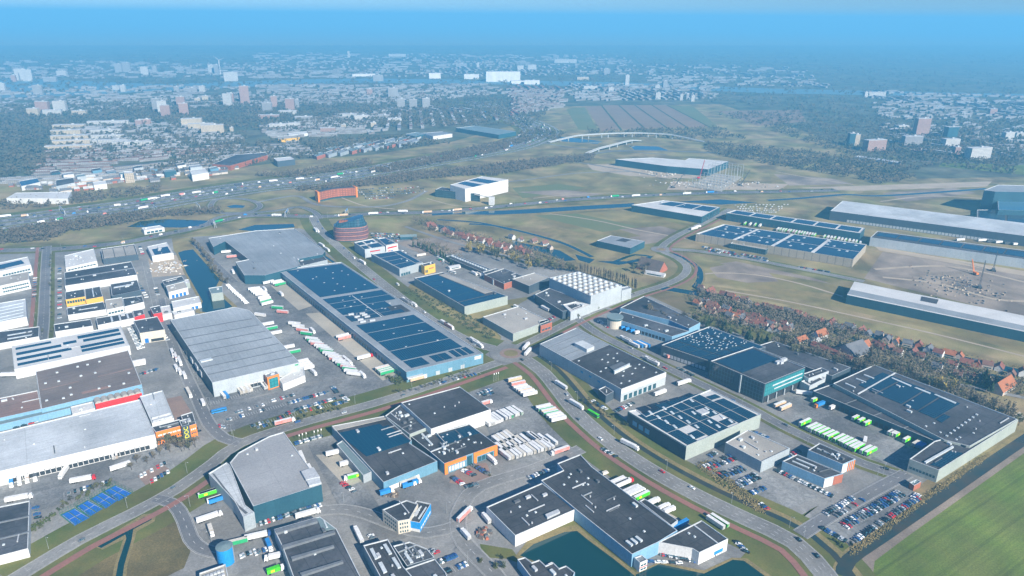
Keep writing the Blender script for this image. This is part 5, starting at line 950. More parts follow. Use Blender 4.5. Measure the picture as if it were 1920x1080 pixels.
cars((505, 754), (552, 741), 12, 'in the top row', g, fill=.5, ang=123); cars((540, 757), (617, 735), 20, 'in the green hedge row', g, 123); cars((552, 770), (630, 748), 20, 'in the busy middle row', g, 123); cars((532, 779), (552, 771), 5, 'in the thin middle row', g, 123, .6); cars((590, 767), (652, 753), 15, 'in the row nearest the cross road', g, 123, .8); cars((482, 803), (552, 783), 14, 'in the lowest row', g, 123, .6); cars((623, 725), (632, 738), 6, 'in the short east row', g, 30); cars((640, 742), (652, 752), 5, 'in the corner by the exit', g, 30); cars((410, 799), (427, 804), 4, 'by the street bend', g, 123); cars((440, 775), (500, 758), 12, 'in the sparse west rows', g, 123, .35)
cars((262, 895), (312, 868), 8, 'on the brick lot', 'cars on the brick lot', 123); cars((282, 905), (318, 884), 6, 'on the brick lot lower row', 'cars on the brick lot', 123); cars((120, 928), (208, 903), 15, 'along the padel hedge', 'cars along the padel hedge', 123, .75); cars((66, 950), (72, 975), 4, 'beside the low hall', 'cars beside the low hall', 200)
g = 'cars at the orange framed showroom'
cars((868, 882), (890, 893), 7, 'in the centre island', g, 30); cars((886, 872), (916, 890), 9, 'on the curved right side', g, 30, pal=['black', 'blue', 'grey']); cars((848, 895), (868, 910), 6, 'on the left side', g, 30, pal=['red', 'blue', 'black', 'white', 'red']); cars((872, 914), (896, 908), 7, 'on the street side', g, 123, pal=['black', 'grey'])
g = 'cars at the bottom centre lot'
cars((822, 1056), (856, 1042), 8, 'in the upper row', g, 123); cars((836, 1074), (876, 1058), 8, 'in the lower row', g, 123); cars((808, 1033), (820, 1038), 4, 'beside the cluttered roof', g, 30)
cars((1236, 1038), (1303, 1053), 16, 'under the pale end hall wall', 'cars under the end hall', 100); cars((1213, 1054), (1280, 1057), 5, 'on the pond quay', 'cars on the pond quay', 5); cars((1378, 1015), (1402, 1038), 5, 'on the grass edge', 'cars on the grass edge', -30); cars((1128, 842), (1156, 858), 7, 'behind the cycle path', 'cars behind the cycle path', 30); cars((990, 898), (1030, 882), 8, 'in the shade of the dotted hall', 'cars in the shade', 123)
cars((1152, 773), (1188, 756), 11, 'in the lot of the half black hall', 'cars at the half black hall', 123); cars((1110, 752), (1142, 772), 8, 'along the ditch lot', 'cars along the ditch', 30); cars((896, 740), (922, 730), 9, 'behind the black roof', 'cars behind the black roof', 123); cars((905, 742), (925, 737), 7, 'in the lower row behind the black roof', 'cars behind the black roof', 123); cars((820, 720), (900, 700), 12, 'under the avenue trees', 'cars under trees', 123, .4)
cars((243, 615), (262, 656), 16, 'of the white car rows by the dark box hall', 'cars by the dark box hall', 40, pal=['white', 'silver', 'white']); cars((249, 614), (268, 654), 16, 'of the second row by the dark box hall', 'cars by the dark box hall', 40, pal=['white', 'silver', 'black']); cars((262, 703), (298, 692), 9, 'by the brown factory corner', 'cars by the brown factory', 123); cars((98, 770), (140, 756), 8, 'on the narrow lane of the blue lean-to', 'cars on the lane', 33); cars((20, 806), (90, 785), 10, 'on the lane, lower end', 'cars on the lane', 33, .6)
cars((112, 502), (112, 600), 18, 'along the straight street lots', 'cars on the street lots', 30, .7); cars((66, 520), (64, 560), 9, 'on the left side of the straight street', 'cars on the street lots', 30); cars((258, 528), (276, 560), 8, 'in the workshop yards', 'cars in workshop yards', 30); cars((290, 535), (297, 555), 5, 'by the rubble yard', 'cars in workshop yards', 30); cars((262, 462), (268, 478), 5, 'behind the dark framed hall', 'cars in workshop yards', 30)
for k in range(4): cars((692 + k * 3, 438 + k * 4), (748, 440 + k * 4), 20, f'in rank {k + 1} behind the round office', 'cars behind the round office', 123)
for k in range(5): cars((668 + k * 4, 357 + k * 4), (742, 351 + k * 5), 18, f'in rank {k + 1} beside the orange slab', 'cars beside the orange slab', 123, .8)
for k in range(3): cars((735 + k * 8, 356 + k * 4), (790 + k * 6, 350 + k * 4), 12, f'in rank {k + 1} of the far lot', 'cars in the far lot', 123, .6)
for k in range(3): cars((1316 + k * 6, 463 + k * 4), (1378 + k * 6, 474 + k * 4), 16, f'in rank {k + 1} by the glass annex', 'cars by the glass annex', 50, .8)
cars((1390, 477), (1440, 486), 16, 'in the long rank by the tan wall', 'cars by the tan wall', 50); cars((1392, 481), (1440, 490), 16, 'in the outer rank by the tan wall', 'cars by the tan wall', 50); cars((1497, 501), (1556, 511), 18, 'in the last rank by the tan wall', 'cars by the tan wall', 50)
for k in range(5): cars((1375 + k * 5, 385 + k * 3.4), (1480 - k * 6, 384 + k * 3.6), 16, f'in rank {k + 1} of the far vehicle yard', 'cars in the far vehicle yard', 50, .75, ['white', 'white', 'silver'])
for pts, n, offs, nm in ((HW, 260, (-21, -17, -11, -7, 7, 11, 17, 21, 38, -38), 'on the motorway'), (MID, 60, (-5, -2, 5), 'on the dual road'), (R1, 8, (-4, 4), 'on the avenue'), (R2, 8, (-4, 4), 'on the curved avenue'), (R3, 6, (-2.5, 2.5), 'on the cross road'), (R7, 6, (-2.5, 2.5), 'on the back street')):
    for i in range(n):
        o_ = rnd.choice(offs); q_ = offset(pts, o_); k = min(len(q_) - 2, int((i + rnd.random()) / n * (len(q_) - 1))); d = q_[k + 1] - q_[k]
        CARS.append((q_[k], math.atan2(d.y, d.x) + (math.pi if o_ > 0 else 0), rnd.choice(PAL), f"driving {nm}, {ordn(i + 1)} counted from its upper end", 'cars driving ' + nm, .44))
g = 'scattered yard cars'
cars((392, 758), (500, 727), 24, 'in the empty bays under the dock yard', g, 123, .12); cars((420, 790), (540, 757), 26, 'in the thin lower bays', g, 123, .3); cars((470, 800), (585, 768), 24, 'in the thin bays by the cross road', g, 123, .4)
cars((640, 905), (668, 925), 5, 'behind the pale canopy', g, 30); cars((700, 895), (716, 905), 4, 'beside the works corner', g, 30); cars((1062, 880), (1088, 864), 5, 'above the dotted hall', g, 123); cars((1290, 660), (1320, 675), 6, 'by the dark hall docks', g, 30); cars((1270, 690), (1300, 706), 6, 'behind the street hedge', g, 30); cars((1470, 860), (1500, 845), 6, 'behind the twin offices', g, 123); cars((1410, 810), (1440, 822), 7, 'behind the beige warehouse', g, 30)
cars((1010, 610), (1045, 592), 8, 'beside the brick corner office', g, 123); cars((1122, 602), (1142, 615), 7, 'beside the round stair tower', g, 30); cars((300, 620), (316, 640), 5, 'by the dark side wall', g, 30); cars((345, 790), (375, 812), 5, 'by the black sign tower', g, 30); cars((478, 1040), (500, 1030), 6, 'by the stepped shed yard', g, 123); cars((450, 1045), (480, 1034), 7, 'between tank and shed', g, 123); cars((690, 1000), (705, 1015), 4, 'beside the dark workshop', g, 30); cars((820, 480), (836, 500), 7, 'in the pine row lot', g, 30); cars((752, 470), (775, 486), 8, 'beside the billboard hall', g, 30)
struct('parking_marking', BAY, 'line_paint')
def me_car():
    mb = MB(); prof = [(-2.15, .35), (2.1, .35), (2.15, .62), (1.95, .80), (.95, .95), (-1.75, .98), (-2.12, .85)]
    n = len(prof); v = [(x, -.88, z) for x, z in prof] + [(x, .88, z) for x, z in prof]
    mb.add(v, [(i, (i + 1) % n, n + (i + 1) % n, n + i) for i in range(n)] + [tuple(range(n))[::-1], tuple(range(n, 2 * n))])
    mb.box((-.5, 0), 1.9, 1.35, 1.40, 1.46); wheels(mb, (-1.35, 1.35), 1.78, .32, 1); return mb.mesh('parked_car', ['paint_white', 'rubber'])
def me_cabin():
    mb = MB(); mb.box((-.42, 0), 2.75, 1.62, .94, 1.41, tl=.68, tw=.84); return mb.mesh('windows', 'glass')
mc, mw = me_car(), me_cabin()
CARS.sort(key=lambda c: c[0].length)
for p, rz, colr, desc, g, z in CARS[:296]:
    t = thing('parked_car' if z < .2 else 'moving_car', f"{colr} car, {desc}" if desc[0].isdigit() else f"{colr} car {desc}", 'car', (p.x, p.y, z), rz, g, mc, {0: 'paint_' + colr}); obj('windows', mw, t)
mb = MB(); pk = ['white', 'silver', 'grey', 'black', 'blue', 'red']
for p, rz, colr, desc, g, z in CARS[296:]:
    mb.box(p, 4.3, 1.78, z + .2, z + .95, rz, pk.index(colr)); mb.box((p.x - .3 * math.cos(rz), p.y - .3 * math.sin(rz)), 2.5, 1.6, z + .95, z + 1.45, rz, 6, pk.index(colr), .7, .85)
struct('distant_cars', mb, ['paint_' + k for k in pk] + ['glass'], kind='stuff', label='many tiny parked cars far off')

# ---------------------------------------------------------------- street furniture
def lamp_meshes():
    a = MB(); a.tube((0, 0, 0), (0, 0, 9.2), .13, 6, r2=.07); b_ = MB(); b_.tube((0, 0, 9.1), (1.9, 0, 9.6), .06, 4); c = MB(); c.box((2.2, 0), .95, .34, 9.5, 9.68)
    return a.mesh('post', 'steel'), b_.mesh('arm', 'steel'), c.mesh('lamp_head', 'plant_grey')
lm = lamp_meshes()
for p, rz, lab in LAMPS:
    if p.length > 1500 or p.length < 250: continue
    t = thing('street_lamp', lab, 'street lamp', (p.x, p.y, .1), rz, 'street lamps'); [obj(n_, m_, t) for n_, m_ in zip(('post', 'arm', 'lamp_head'), lm)]
for k, (x, y, ang, wd) in enumerate(((292, 396, 130, 22), (372, 392, 125, 26), (402, 424, 120, 22), (538, 404, 95, 24), (650, 402, 90, 16), (118, 400, 130, 44), (720, 318, 140, 44), (655, 330, 140, 44))):
    t = thing('sign_gantry', f"grey lattice sign gantry over the motorway lanes, {ordn(k + 1)} of the row", 'gantry', at(x, y), R(ang), 'sign gantries')
    for sgn in (-1, 1): mb = MB(); mb.tube((sgn * wd / 2, -1.5, 0), (sgn * wd / 2, 0, 8), .3); mb.tube((sgn * wd / 2, 1.5, 0), (sgn * wd / 2, 0, 8), .3); obj('leg', mb.mesh('leg', 'plant_grey'), t)
    mb = MB(); mb.box((0, 0), wd, .9, 7.6, 8.8); obj('beam', mb.mesh('beam', 'plant_grey'), t)
    for j in range(2): mb = MB(); mb.box((-wd * .22 + j * wd * .44, -.7), 4.5, .2, 6.6, 9.4); obj('sign_board', mb.mesh('sign_board', 'box_blue'), t)
for k, (x, y) in enumerate(((562, 833), (568, 831), (575, 829), (590, 826), (597, 824), (603, 822), (926, 716), (930, 715), (934, 714))):
    t = thing('flag_pole', f"slim white flag pole, {ordn(k + 1)} from the left in its row", 'flag pole', at(x, y), 0, 'flag poles'); mb = MB(); mb.tube((0, 0, 0), (0, 0, 9), .1, 6, r2=.06); obj('pole', mb.mesh('pole', 'wall_white'), t); mb = MB(); mb.box((.35, 0), .6, .03, 7.2, 8.8, R(20)); obj('flag', mb.mesh('flag', 'paint_white'), t)
for k, s_ in enumerate(("195,922 217,911 247,925 222,940", "171,936 192,924 220,939 198,954", "144,951 165,939 193,954 168,969", "115,966 140,954 168,971 140,986")):
    w_ = W(s_); c = sum(w_, Vector()) / 4; c.z = 0; q_ = [p - c for p in w_]; t = thing('padel_court', f"bright blue padel court with white lines, {ordn(4 - k)} from the left of four", 'sports court', c, 0, 'padel courts')
    if (q_[1] - q_[0]).cross(q_[2] - q_[1]).z < 0: q_ = [q_[0], q_[3], q_[2], q_[1]]
    mb = MB(); mb.prism([p * 1.12 for p in q_], .11, .16); obj('surround', mb.mesh('surround', 'court_green'), t); mb = MB(); mb.prism(q_, .16, .2); obj('court_surface', mb.mesh('court_surface', 'court_blue'), t)
    mb = MB(); mid = [(q_[0] + q_[1]) / 2, (q_[2] + q_[3]) / 2, (q_[1] + q_[2]) / 2, (q_[3] + q_[0]) / 2]
    for a_, b__ in ((mid[0], mid[1]), (mid[2] * .95, mid[3] * .95), (q_[0] * .9, q_[1] * .9), (q_[2] * .9, q_[3] * .9)): mb.tube((a_.x, a_.y, .2), (b__.x, b__.y, .2), .13, 4)
    obj('court_lines', mb.mesh('court_lines', 'line_paint'), t); mb = MB(); mb.quad((mid[2].x, mid[2].y, .2), (mid[3].x, mid[3].y, .2), (mid[3].x, mid[3].y, 1.1), (mid[2].x, mid[2].y, 1.1)); obj('net', mb.mesh('net', 'court_green'), t)
    mb = MB()
    for i in range(4):
        a_, b__ = q_[i] * 1.1, q_[(i + 1) % 4] * 1.1
        for j in range(5): p = a_ + (b__ - a_) * j / 5; mb.tube((p.x, p.y, .15), (p.x, p.y, 3.4), .06, 4)
        for z in (1.6, 3.4): mb.tube((a_.x, a_.y, z), (b__.x, b__.y, z), .05, 4)
    obj('cage', mb.mesh('cage', 'court_green'), t)
def crane(lab, px, py, ang, h, dx, col_='paint_red'):
    t = thing('crawler_crane', lab, 'crane', at(px, py), R(ang)); mb = MB()
    for sgn in (-1, 1): mb.box((0, sgn * 2.4), 7, 1.1, 0, 1.2)
    obj('track', mb.mesh('track', 'rubber'), t); mb = MB(); mb.box((-1, 0), 6, 3.4, 1.3, 3.8); obj('cabin', mb.mesh('cabin', col_), t); mb = MB()
    for sy in (-.7, .7):
        for sx in (-.7, .7): mb.tube((2 + sx, sy, 2), (2 + dx + sx * .3, sy * .3, h), .22, 4)
    for k in range(12): f_ = k / 12; g_ = (k + 1) / 12; mb.tube((1.3 + dx * f_, -.7, 2 + (h - 2) * f_), (2.7 + dx * g_, .7, 2 + (h - 2) * g_), .15, 4)
    obj('boom', mb.mesh('boom', col_), t); mb = MB(); mb.tube((2 + dx, 0, h), (2 + dx, 0, 6), .1, 4); obj('hoist_rope', mb.mesh('hoist_rope', 'steel_dark'), t)
crane("crawler crane with an upright red boom before the steel skeleton", 1310, 335, 20, 38, 8); crane("crawler crane with a leaning dark boom left of the steel skeleton", 1262, 352, 30, 26, 24, 'steel_dark'); crane("crawler crane with a leaning dark boom right of the steel skeleton", 1388, 348, 40, 28, 26, 'steel_dark'); crane("piling rig with a tall dark mast on the brown building site", 1836, 540, 60, 34, 4, 'steel_dark'); crane("orange piling rig mid brown building site", 1828, 515, 100, 18, 8, 'wall_orange'); crane("slim dark mast rig by the long pale hall", 1862, 508, 60, 26, 3, 'steel_dark')
def rubble(nm, lab, cat, s_, n, sz, m):
    mb = MB(); w_ = W(s_); xs_ = [p.x for p in w_]; ys_ = [p.y for p in w_]; c = sum(w_, Vector()) / len(w_)
    for i in range(n):
        u_, v_ = rnd.gauss(0, .33), rnd.gauss(0, .33); p = Vector((c.x + u_ * (max(xs_) - min(xs_)) * .5, c.y + v_ * (max(ys_) - min(ys_)) * .5, 0)); k = rnd.uniform(.5, 1.4) * sz; mb.box(p, k * 1.6, k, 0, k * rnd.uniform(.4, .9), rnd.random() * 6, rnd.randrange(len(m)), tl=.6, tw=.6)
    o = struct(nm, mb, m, kind='stuff', label=lab)
rubble('rubble', "pale heaps of rubble in the yard by the canal", 'rubble', "285,490 330,482 348,515 300,520", 160, 1.6, ['sand', 'box_cream', 'plant_grey', 'mud']); rubble('timber', 'heap of broken timber and skips', 'timber', "725,920 745,918 748,934 728,936", 40, 1.6, ['sand', 'thatch']); rubble('site_debris', 'scattered materials on the brown building site', 'debris', "1690,500 1930,540 1930,590 1660,525", 220, 1.6, ['mud', 'mud', 'sand', 'plant_dark', 'steel_dark']); rubble('site_debris', 'scattered materials by the steel skeleton', 'debris', "1200,325 1480,340 1480,360 1190,352", 240, 1.9, ['sand', 'box_cream', 'plant_grey', 'mud', 'plant_dark']); rubble('scrap', 'scrap and machines behind the square black roof', 'scrap', "888,990 925,985 920,1015 890,1015", 50, 2, ['thatch', 'plant_dark', 'sand', 'wall_brick']); rubble('site_debris', 'vehicles and stacks at the far sand strip', 'debris', "1180,312 1300,325 1290,335 1190,325", 110, 2, ['sand', 'box_cream', 'plant_dark'])
# viaducts
def viaduct(lab, s_, wd, h0, h1, n):
    pts = smooth(W(s_), 20); L_ = len(pts); t = thing('viaduct', lab, 'viaduct', pts[0]); o0 = pts[0]; mb, rl = MB(), MB()
    hz = [h0 + (h1 - h0) * min(1, 3.2 * math.sin(math.pi * i / (L_ - 1)) ** 1.3 / 1.6) for i in range(L_)]; a_, b__ = offset(pts, -wd / 2), offset(pts, wd / 2)
    for i in range(L_ - 1):
        k = [(*(a_[i] - o0).xy, hz[i]), (*(a_[i + 1] - o0).xy, hz[i + 1]), (*(b__[i + 1] - o0).xy, hz[i + 1]), (*(b__[i] - o0).xy, hz[i])]; mb.add(k + [(x, y, z - 1.2) for x, y, z in k], [(3, 2, 1, 0), (4, 5, 6, 7), (0, 1, 5, 4), (2, 3, 7, 6)])
        for e in ((0, 1), (3, 2)): u_, v_ = k[e[0]], k[e[1]]; rl.add([u_, v_, (v_[0], v_[1], v_[2] + 1.1), (u_[0], u_[1], u_[2] + 1.1)], [(0, 1, 2, 3)])
    obj('deck', mb.mesh('deck', 'kerb'), t); obj('railing', rl.mesh('railing', 'wall_pale'), t)
    for j in range(n):
        i = int((j + .7) / (n + .4) * (L_ - 1)); p = pts[i] - o0; mb = MB(); mb.cyl(p, 1.4, 0, hz[i] - 1.7, 8); obj('pillar', mb.mesh('pillar', 'wall_pale'), t)
viaduct("long curved white viaduct on slim pillars before the striped fields", "1030,268 1080,262 1140,258 1200,257 1260,260 1320,267", 8, 2, 11, 14); viaduct("shorter white ramp viaduct joining the long curved one", "1100,289 1135,282 1165,274 1200,265", 8, 2, 9, 6)

# ---------------------------------------------------------------- houses
def me_house(w_, d_, h_, r_):
    a = MB(); v = [(-w_ / 2, -d_ / 2), (w_ / 2, -d_ / 2), (w_ / 2, d_ / 2), (-w_ / 2, d_ / 2)]
    a.add([(x, y, 0) for x, y in v] + [(x, y, h_) for x, y in v] + [(-w_ / 2, 0, h_ + r_), (w_ / 2, 0, h_ + r_)], [(0, 1, 5, 4), (2, 3, 7, 6), (1, 2, 6, 9, 5), (3, 0, 4, 8, 7)])
    e = .5; b_ = MB(); zb = h_ - e * r_ / (d_ / 2)
    for sgn in (-1, 1): b_.quad((-w_ / 2 - .3, sgn * (d_ / 2 + e), zb + .08), (w_ / 2 + .3, sgn * (d_ / 2 + e), zb + .08), (w_ / 2 + .3, 0, h_ + r_ + .08), (-w_ / 2 - .3, 0, h_ + r_ + .08)) if sgn < 0 else b_.quad((w_ / 2 + .3, d_ / 2 + e, zb + .08), (-w_ / 2 - .3, d_ / 2 + e, zb + .08), (-w_ / 2 - .3, 0, h_ + r_ + .08), (w_ / 2 + .3, 0, h_ + r_ + .08))
    c = MB(); c.box((w_ * .28, 0), .8, .8, h_ + r_ * .6, h_ + r_ + 1.0)
    d = MB(); d.box((0, -d_ / 2 - .02), w_ * .7, .1, 1.0, 2.2)
    return a.mesh('wall', 'house_wall'), b_.mesh('roof', 'tile_red'), c.mesh('chimney', 'wall_brick'), d.mesh('window', 'glass')
HM = [me_house(7.5, 6.5, 3, 3.4), me_house(11, 7, 3.2, 3.6), me_house(18, 8, 4.5, 3.4), me_house(9, 6.5, 4.6, 3)]
RW = {'tile_red': 'red tiled', 'tile_brown': 'brown tiled', 'tile_grey': 'grey slate', 'tile_orange': 'orange tiled', 'flat_pale': 'pale', 'thatch': 'dark thatched'}
WW = {'house_wall': 'beige', 'wall_white': 'white', 'wall_brick': 'brick', 'block_cream': 'cream'}
NH = [0]
def house(p, rz, k, rf, wl, lab, grp, sub=True):
    t = thing('house', lab, 'house', (p.x, p.y, .05), rz, grp); a, b_, c, d = HM[k]; NH[0] += 1
    obj('wall', a, t, om={0: wl}); r_ = obj('roof', b_, t, om={0: rf})
    if sub: obj('chimney', c, r_); obj('window', d, t)
def houses(s_, n, jit, roofs, desc, walls=('house_wall', 'wall_white', 'wall_brick', 'house_wall')):
    pts = smooth(W(s_), 8)
    for i in range(n):
        k = min(len(pts) - 2, int((i + .5) / n * (len(pts) - 1))); d = pts[k + 1] - pts[k]; nrm = Vector((d.y, -d.x, 0)).normalized(); rf, wl = rnd.choice(roofs), rnd.choice(walls)
        house(pts[k] + nrm * rnd.uniform(-jit, jit), math.atan2(d.y, d.x) + rnd.choice((0, 0, math.pi / 2)) + rnd.uniform(-.15, .15), rnd.choice((0, 0, 1, 3)), rf, wl, f"{WW[wl]} house with {RW[rf]} roof, {ordn(i + 1)} from the left {desc}", 'houses ' + desc)
RR = ['tile_red', 'tile_red', 'tile_brown', 'tile_orange', 'tile_grey']
houses("1310,545 1380,566 1460,585 1540,606 1600,622", 26, 6, ['tile_red', 'tile_brown', 'tile_brown', 'tile_red', 'tile_grey'], 'on the canal lane'); houses("1600,622 1680,645 1760,665 1850,690 1930,708", 20, 8, RR + ['tile_grey'], 'on the thinner lane end')
houses("1310,572 1370,590 1430,605 1490,622", 20, 9, RR, 'on the near lane side'); houses("1330,585 1400,606 1470,625", 10, 8, ['tile_brown', 'tile_grey', 'tile_red'], 'in lower lane gardens'); houses("1640,650 1720,676 1800,700 1880,722", 12, 12, ['tile_grey', 'tile_brown', 'tile_red'], 'beyond the black barn')
houses("800,425 850,440 900,452 950,466 1000,480", 22, 7, RR, 'on the upper lane'); houses("880,448 930,462 985,478", 9, 12, ['tile_red', 'tile_brown'], 'below the upper lane'); houses("960,445 1000,455 1050,470", 5, 8, ['tile_brown', 'tile_grey'], 'on wet islands')
def barn(lab, x, y, rz, L_, d_, h_, r_, rf, wl):
    a, b_, c, d = me_house(L_, d_, h_, r_); p = at(x, y); t = thing('farm_barn', lab, 'barn', (p.x, p.y, .05), R(rz)); obj('wall', a, t, om={0: wl}); obj('roof', b_, t, om={0: rf}); obj('window', d, t)
barn("long low red roofed barn in front of the black barn", 1560, 664, -57, 44, 9, 3, 3, 'tile_red', 'house_wall'); barn("big black roofed barn with steep slopes beside the red barn", 1597, 663, 30, 26, 24, 4, 9, 'tile_grey', 'house_wall'); barn("orange roofed white farmhouse behind the black barn", 1618, 654, 33, 14, 9, 4, 5, 'tile_orange', 'wall_white'); barn("white house with orange gable in the green garden", 1536, 634, 33, 16, 9, 5, 5, 'tile_orange', 'wall_white'); barn("pale roofed shed beside the white orange gabled house", 1527, 644, 40, 14, 7, 3, 2, 'flat_pale', 'wall_white')
barn("bright orange hipped roof house by the dark conifers at the right", 1878, 730, 36, 28, 12, 4, 7, 'tile_orange', 'house_wall'); barn("broad brown thatched farm in the roadside grove", 1222, 505, -40, 34, 22, 3, 11, 'thatch', 'wall_brick'); barn("pale low stable beside the thatched farm", 1228, 516, -30, 26, 8, 3, 2, 'flat_pale', 'wall_white'); barn("grey roofed shed below the orange house", 1500, 640, 33, 14, 9, 3, 3, 'tile_orange', 'house_wall'); barn("white roofed shed near the pines and garages", 851, 503, 33, 16, 8, 3, 1, 'flat_pale', 'wall_white'); barn("red roofed long shed on the wet islands", 905, 452, -30, 22, 8, 3, 3, 'tile_red', 'house_wall'); barn("teal sheet roofed shed behind the round office car park", 766, 447, 8, 24, 11, 4, 2, 'roof_green', 'wall_teal')

# ---------------------------------------------------------------- trees
def crown(n, rx, rz, zc, q, m, lumps=6, seed=0, taper=0.0):
    r_ = random.Random(seed); mb = MB(); L_ = [(r_.uniform(-.55, .55), r_.uniform(-.55, .55), r_.uniform(-.6, .6), r_.uniform(.35, .6)) for _ in range(lumps)]
    for i in range(n):
        c = L_[i % lumps]; d = Vector((r_.gauss(0, 1), r_.gauss(0, 1), r_.gauss(0, 1))).normalized() * (r_.random() ** .45) * c[3]
        z = c[2] + d.z; k = 1 - taper * (z + 1) / 2; p = Vector(((c[0] + d.x) * rx * k, (c[1] + d.y) * rx * k, zc + z * rz))
        u = Vector((r_.gauss(0, 1), r_.gauss(0, 1), r_.gauss(0, 1))).normalized(); v = u.orthogonal().normalized(); s_ = q * r_.uniform(.6, 1.4)
        mb.quad(p - u * s_ - v * s_ * .6, p + u * s_ - v * s_ * .6, p + u * s_ + v * s_ * .6, p - u * s_ + v * s_ * .6)
    return mb.mesh('crown', m)
def trunk(h, r0, limbs, spread, seed):
    r_ = random.Random(seed); mb = MB(); mb.tube((0, 0, 0), (0, 0, h), r0, 6, r2=r0 * .4)
    for i in range(limbs):
        a = r_.random() * 6.28; z = h * r_.uniform(.3, .85); e = (math.cos(a) * spread * r_.uniform(.5, 1), math.sin(a) * spread * r_.uniform(.5, 1), z + h * r_.uniform(.15, .4)); mb.tube((0, 0, z), e, r0 * .45, 4, r2=r0 * .12)
    return mb.mesh('trunk', 'bark')
TREE = {'bare': [(trunk(8, .28, 12, 3.6, k), crown(230, 4.6, 4.6, 7.6, .42, 'twigs', 7, k)) for k in range(3)], 'olive': [(trunk(7, .25, 9, 3, 10 + k), crown(220, 4, 4, 6.5, .42, 'twigs_olive', 6, 10 + k)) for k in range(2)],
        'poplar': [(trunk(14, .25, 16, 1.2, 20 + k), crown(170, 1.7, 7.5, 9, .36, 'twigs', 9, 20 + k)) for k in range(2)], 'pine': [(trunk(7, .25, 4, 1, 30 + k), crown(330, 3.4, 5.5, 6, .5, 'evergreen', 8, 30 + k, .75)) for k in range(2)], 'willow': [(trunk(7, .3, 9, 3, 40), crown(260, 4.8, 5, 7.5, .45, 'willow', 7, 40))], 'small': [(trunk(3, .1, 6, 1.2, 50), crown(80, 1.7, 2, 3.6, .25, 'twigs_olive', 5, 50))], 'bush': [(trunk(1.2, .1, 5, .8, 60), crown(110, 1.9, 1.4, 1.4, .3, 'hedge', 5, 60))]}
TW = {'bare': 'bare brown tree', 'olive': 'bare olive tree', 'poplar': 'slim bare poplar', 'pine': 'dark evergreen tree', 'willow': 'yellow willow tree', 'small': 'small bare street tree', 'bush': 'round green shrub'}
NT = [0]
def trees(s_, n, jit, kinds, desc, lo=.8, hi=1.25):
    kinds = kinds.split(); pts = smooth(W(s_), 6)
    for i in range(n):
        f_ = (i + .5) / n * (len(pts) - 1); k = min(len(pts) - 2, int(f_)); d = pts[k + 1] - pts[k]; nrm = Vector((d.y, -d.x, 0)).normalized(); p = pts[k] + d * (f_ - k) + nrm * rnd.uniform(-jit, jit); kd = rnd.choice(kinds); a, b_ = rnd.choice(TREE[kd]); sc = rnd.uniform(lo, hi)
        t = thing('shrub' if kd == 'bush' else 'tree', f"{TW[kd]}, {ordn(i + 1)} from the left {desc}", 'shrub' if kd == 'bush' else 'tree', (p.x, p.y, .1), rnd.random() * 6.28, 'trees ' + desc); t.scale = (sc, sc, sc * rnd.uniform(.9, 1.15)); obj('trunk', a, t); obj('crown', b_, t); NT[0] += 1
trees("1290,598 1350,620 1440,648 1500,668", 34, 9, 'bare bare olive pine', 'in the belt behind the dark halls'); trees("1500,668 1570,690 1640,700 1680,712", 30, 9, 'bare bare olive', 'in the belt above the vast slate hall'); trees("1680,706 1760,740 1850,775 1910,800", 34, 6, 'poplar bare poplar olive', 'in the poplar belt beside the vast slate hall'); trees("1625,684 1645,690", 4, 3, 'poplar', 'of the tall pair by the slate hall corner', 1.1, 1.3); trees("1745,735 1775,745", 4, 3, 'willow', 'of the yellow clump in the poplar belt', 1.0, 1.4)
trees("1085,512 1120,520 1160,532 1195,545", 30, 2, 'poplar', 'in the straight poplar row behind the domed hall', .75, .95); trees("1000,498 1040,506 1080,513", 16, 8, 'bare olive', 'behind the garages and car deck'); trees("880,470 920,480 960,492 1000,503", 20, 10, 'willow bare olive', 'in the copse above the garages', .9, 1.3); trees("775,462 800,470 836,488 850,500", 18, 3, 'pine', 'in the dark pine row by the yellow office', .6, .85)
trees("1840,715 1865,742", 5, 4, 'pine', 'of the dark conifers by the orange house', 1, 1.4); trees("1215,590 1250,602 1290,612", 9, 6, 'pine bare', 'behind the stepped grey hall', .9, 1.2); trees("1195,508 1210,500 1200,518", 7, 12, 'bare olive', 'round the thatched farm')
trees("362,455 385,480 405,510 425,535", 26, 2, 'bare', 'in the lane row beside the canal', .6, .8); trees("300,840 320,825 345,850 370,835", 10, 5, 'bare olive', 'before the orange brick office', .6, .9); trees("240,880 300,860 345,830", 8, 6, 'bare', 'around the brick lot', .5, .8); trees("110,960 150,935 210,905", 16, 2, 'bush small', 'of the hedge behind the padel courts'); trees("740,740 800,728 880,702", 16, 4, 'small', 'along the foot of the solar hall'); trees("560,790 600,782 640,770", 8, 3, 'small', 'at the car park edge'); trees("930,1042 950,1062 890,1050", 4, 3, 'bush', 'on the grass by the square black roof', .8, 1.3); trees("1095,750 1140,780 1180,800", 12, 3, 'small bush', 'along the ditch by the half black hall'); trees("1060,605 1130,575 1190,552", 8, 5, 'small', 'along the street by the domed hall'); trees("20,632 60,622 100,625 170,612", 10, 2, 'small', 'before the white showroom'); trees("95,480 97,540 95,600", 14, 1.5, 'small', 'along the straight street'); trees("868,878 905,880 918,895", 8, 2, 'bush', 'of the showroom flower beds', .4, .6); trees("1560,1012 1595,1030", 4, 4, 'bush', 'by the ditch end')

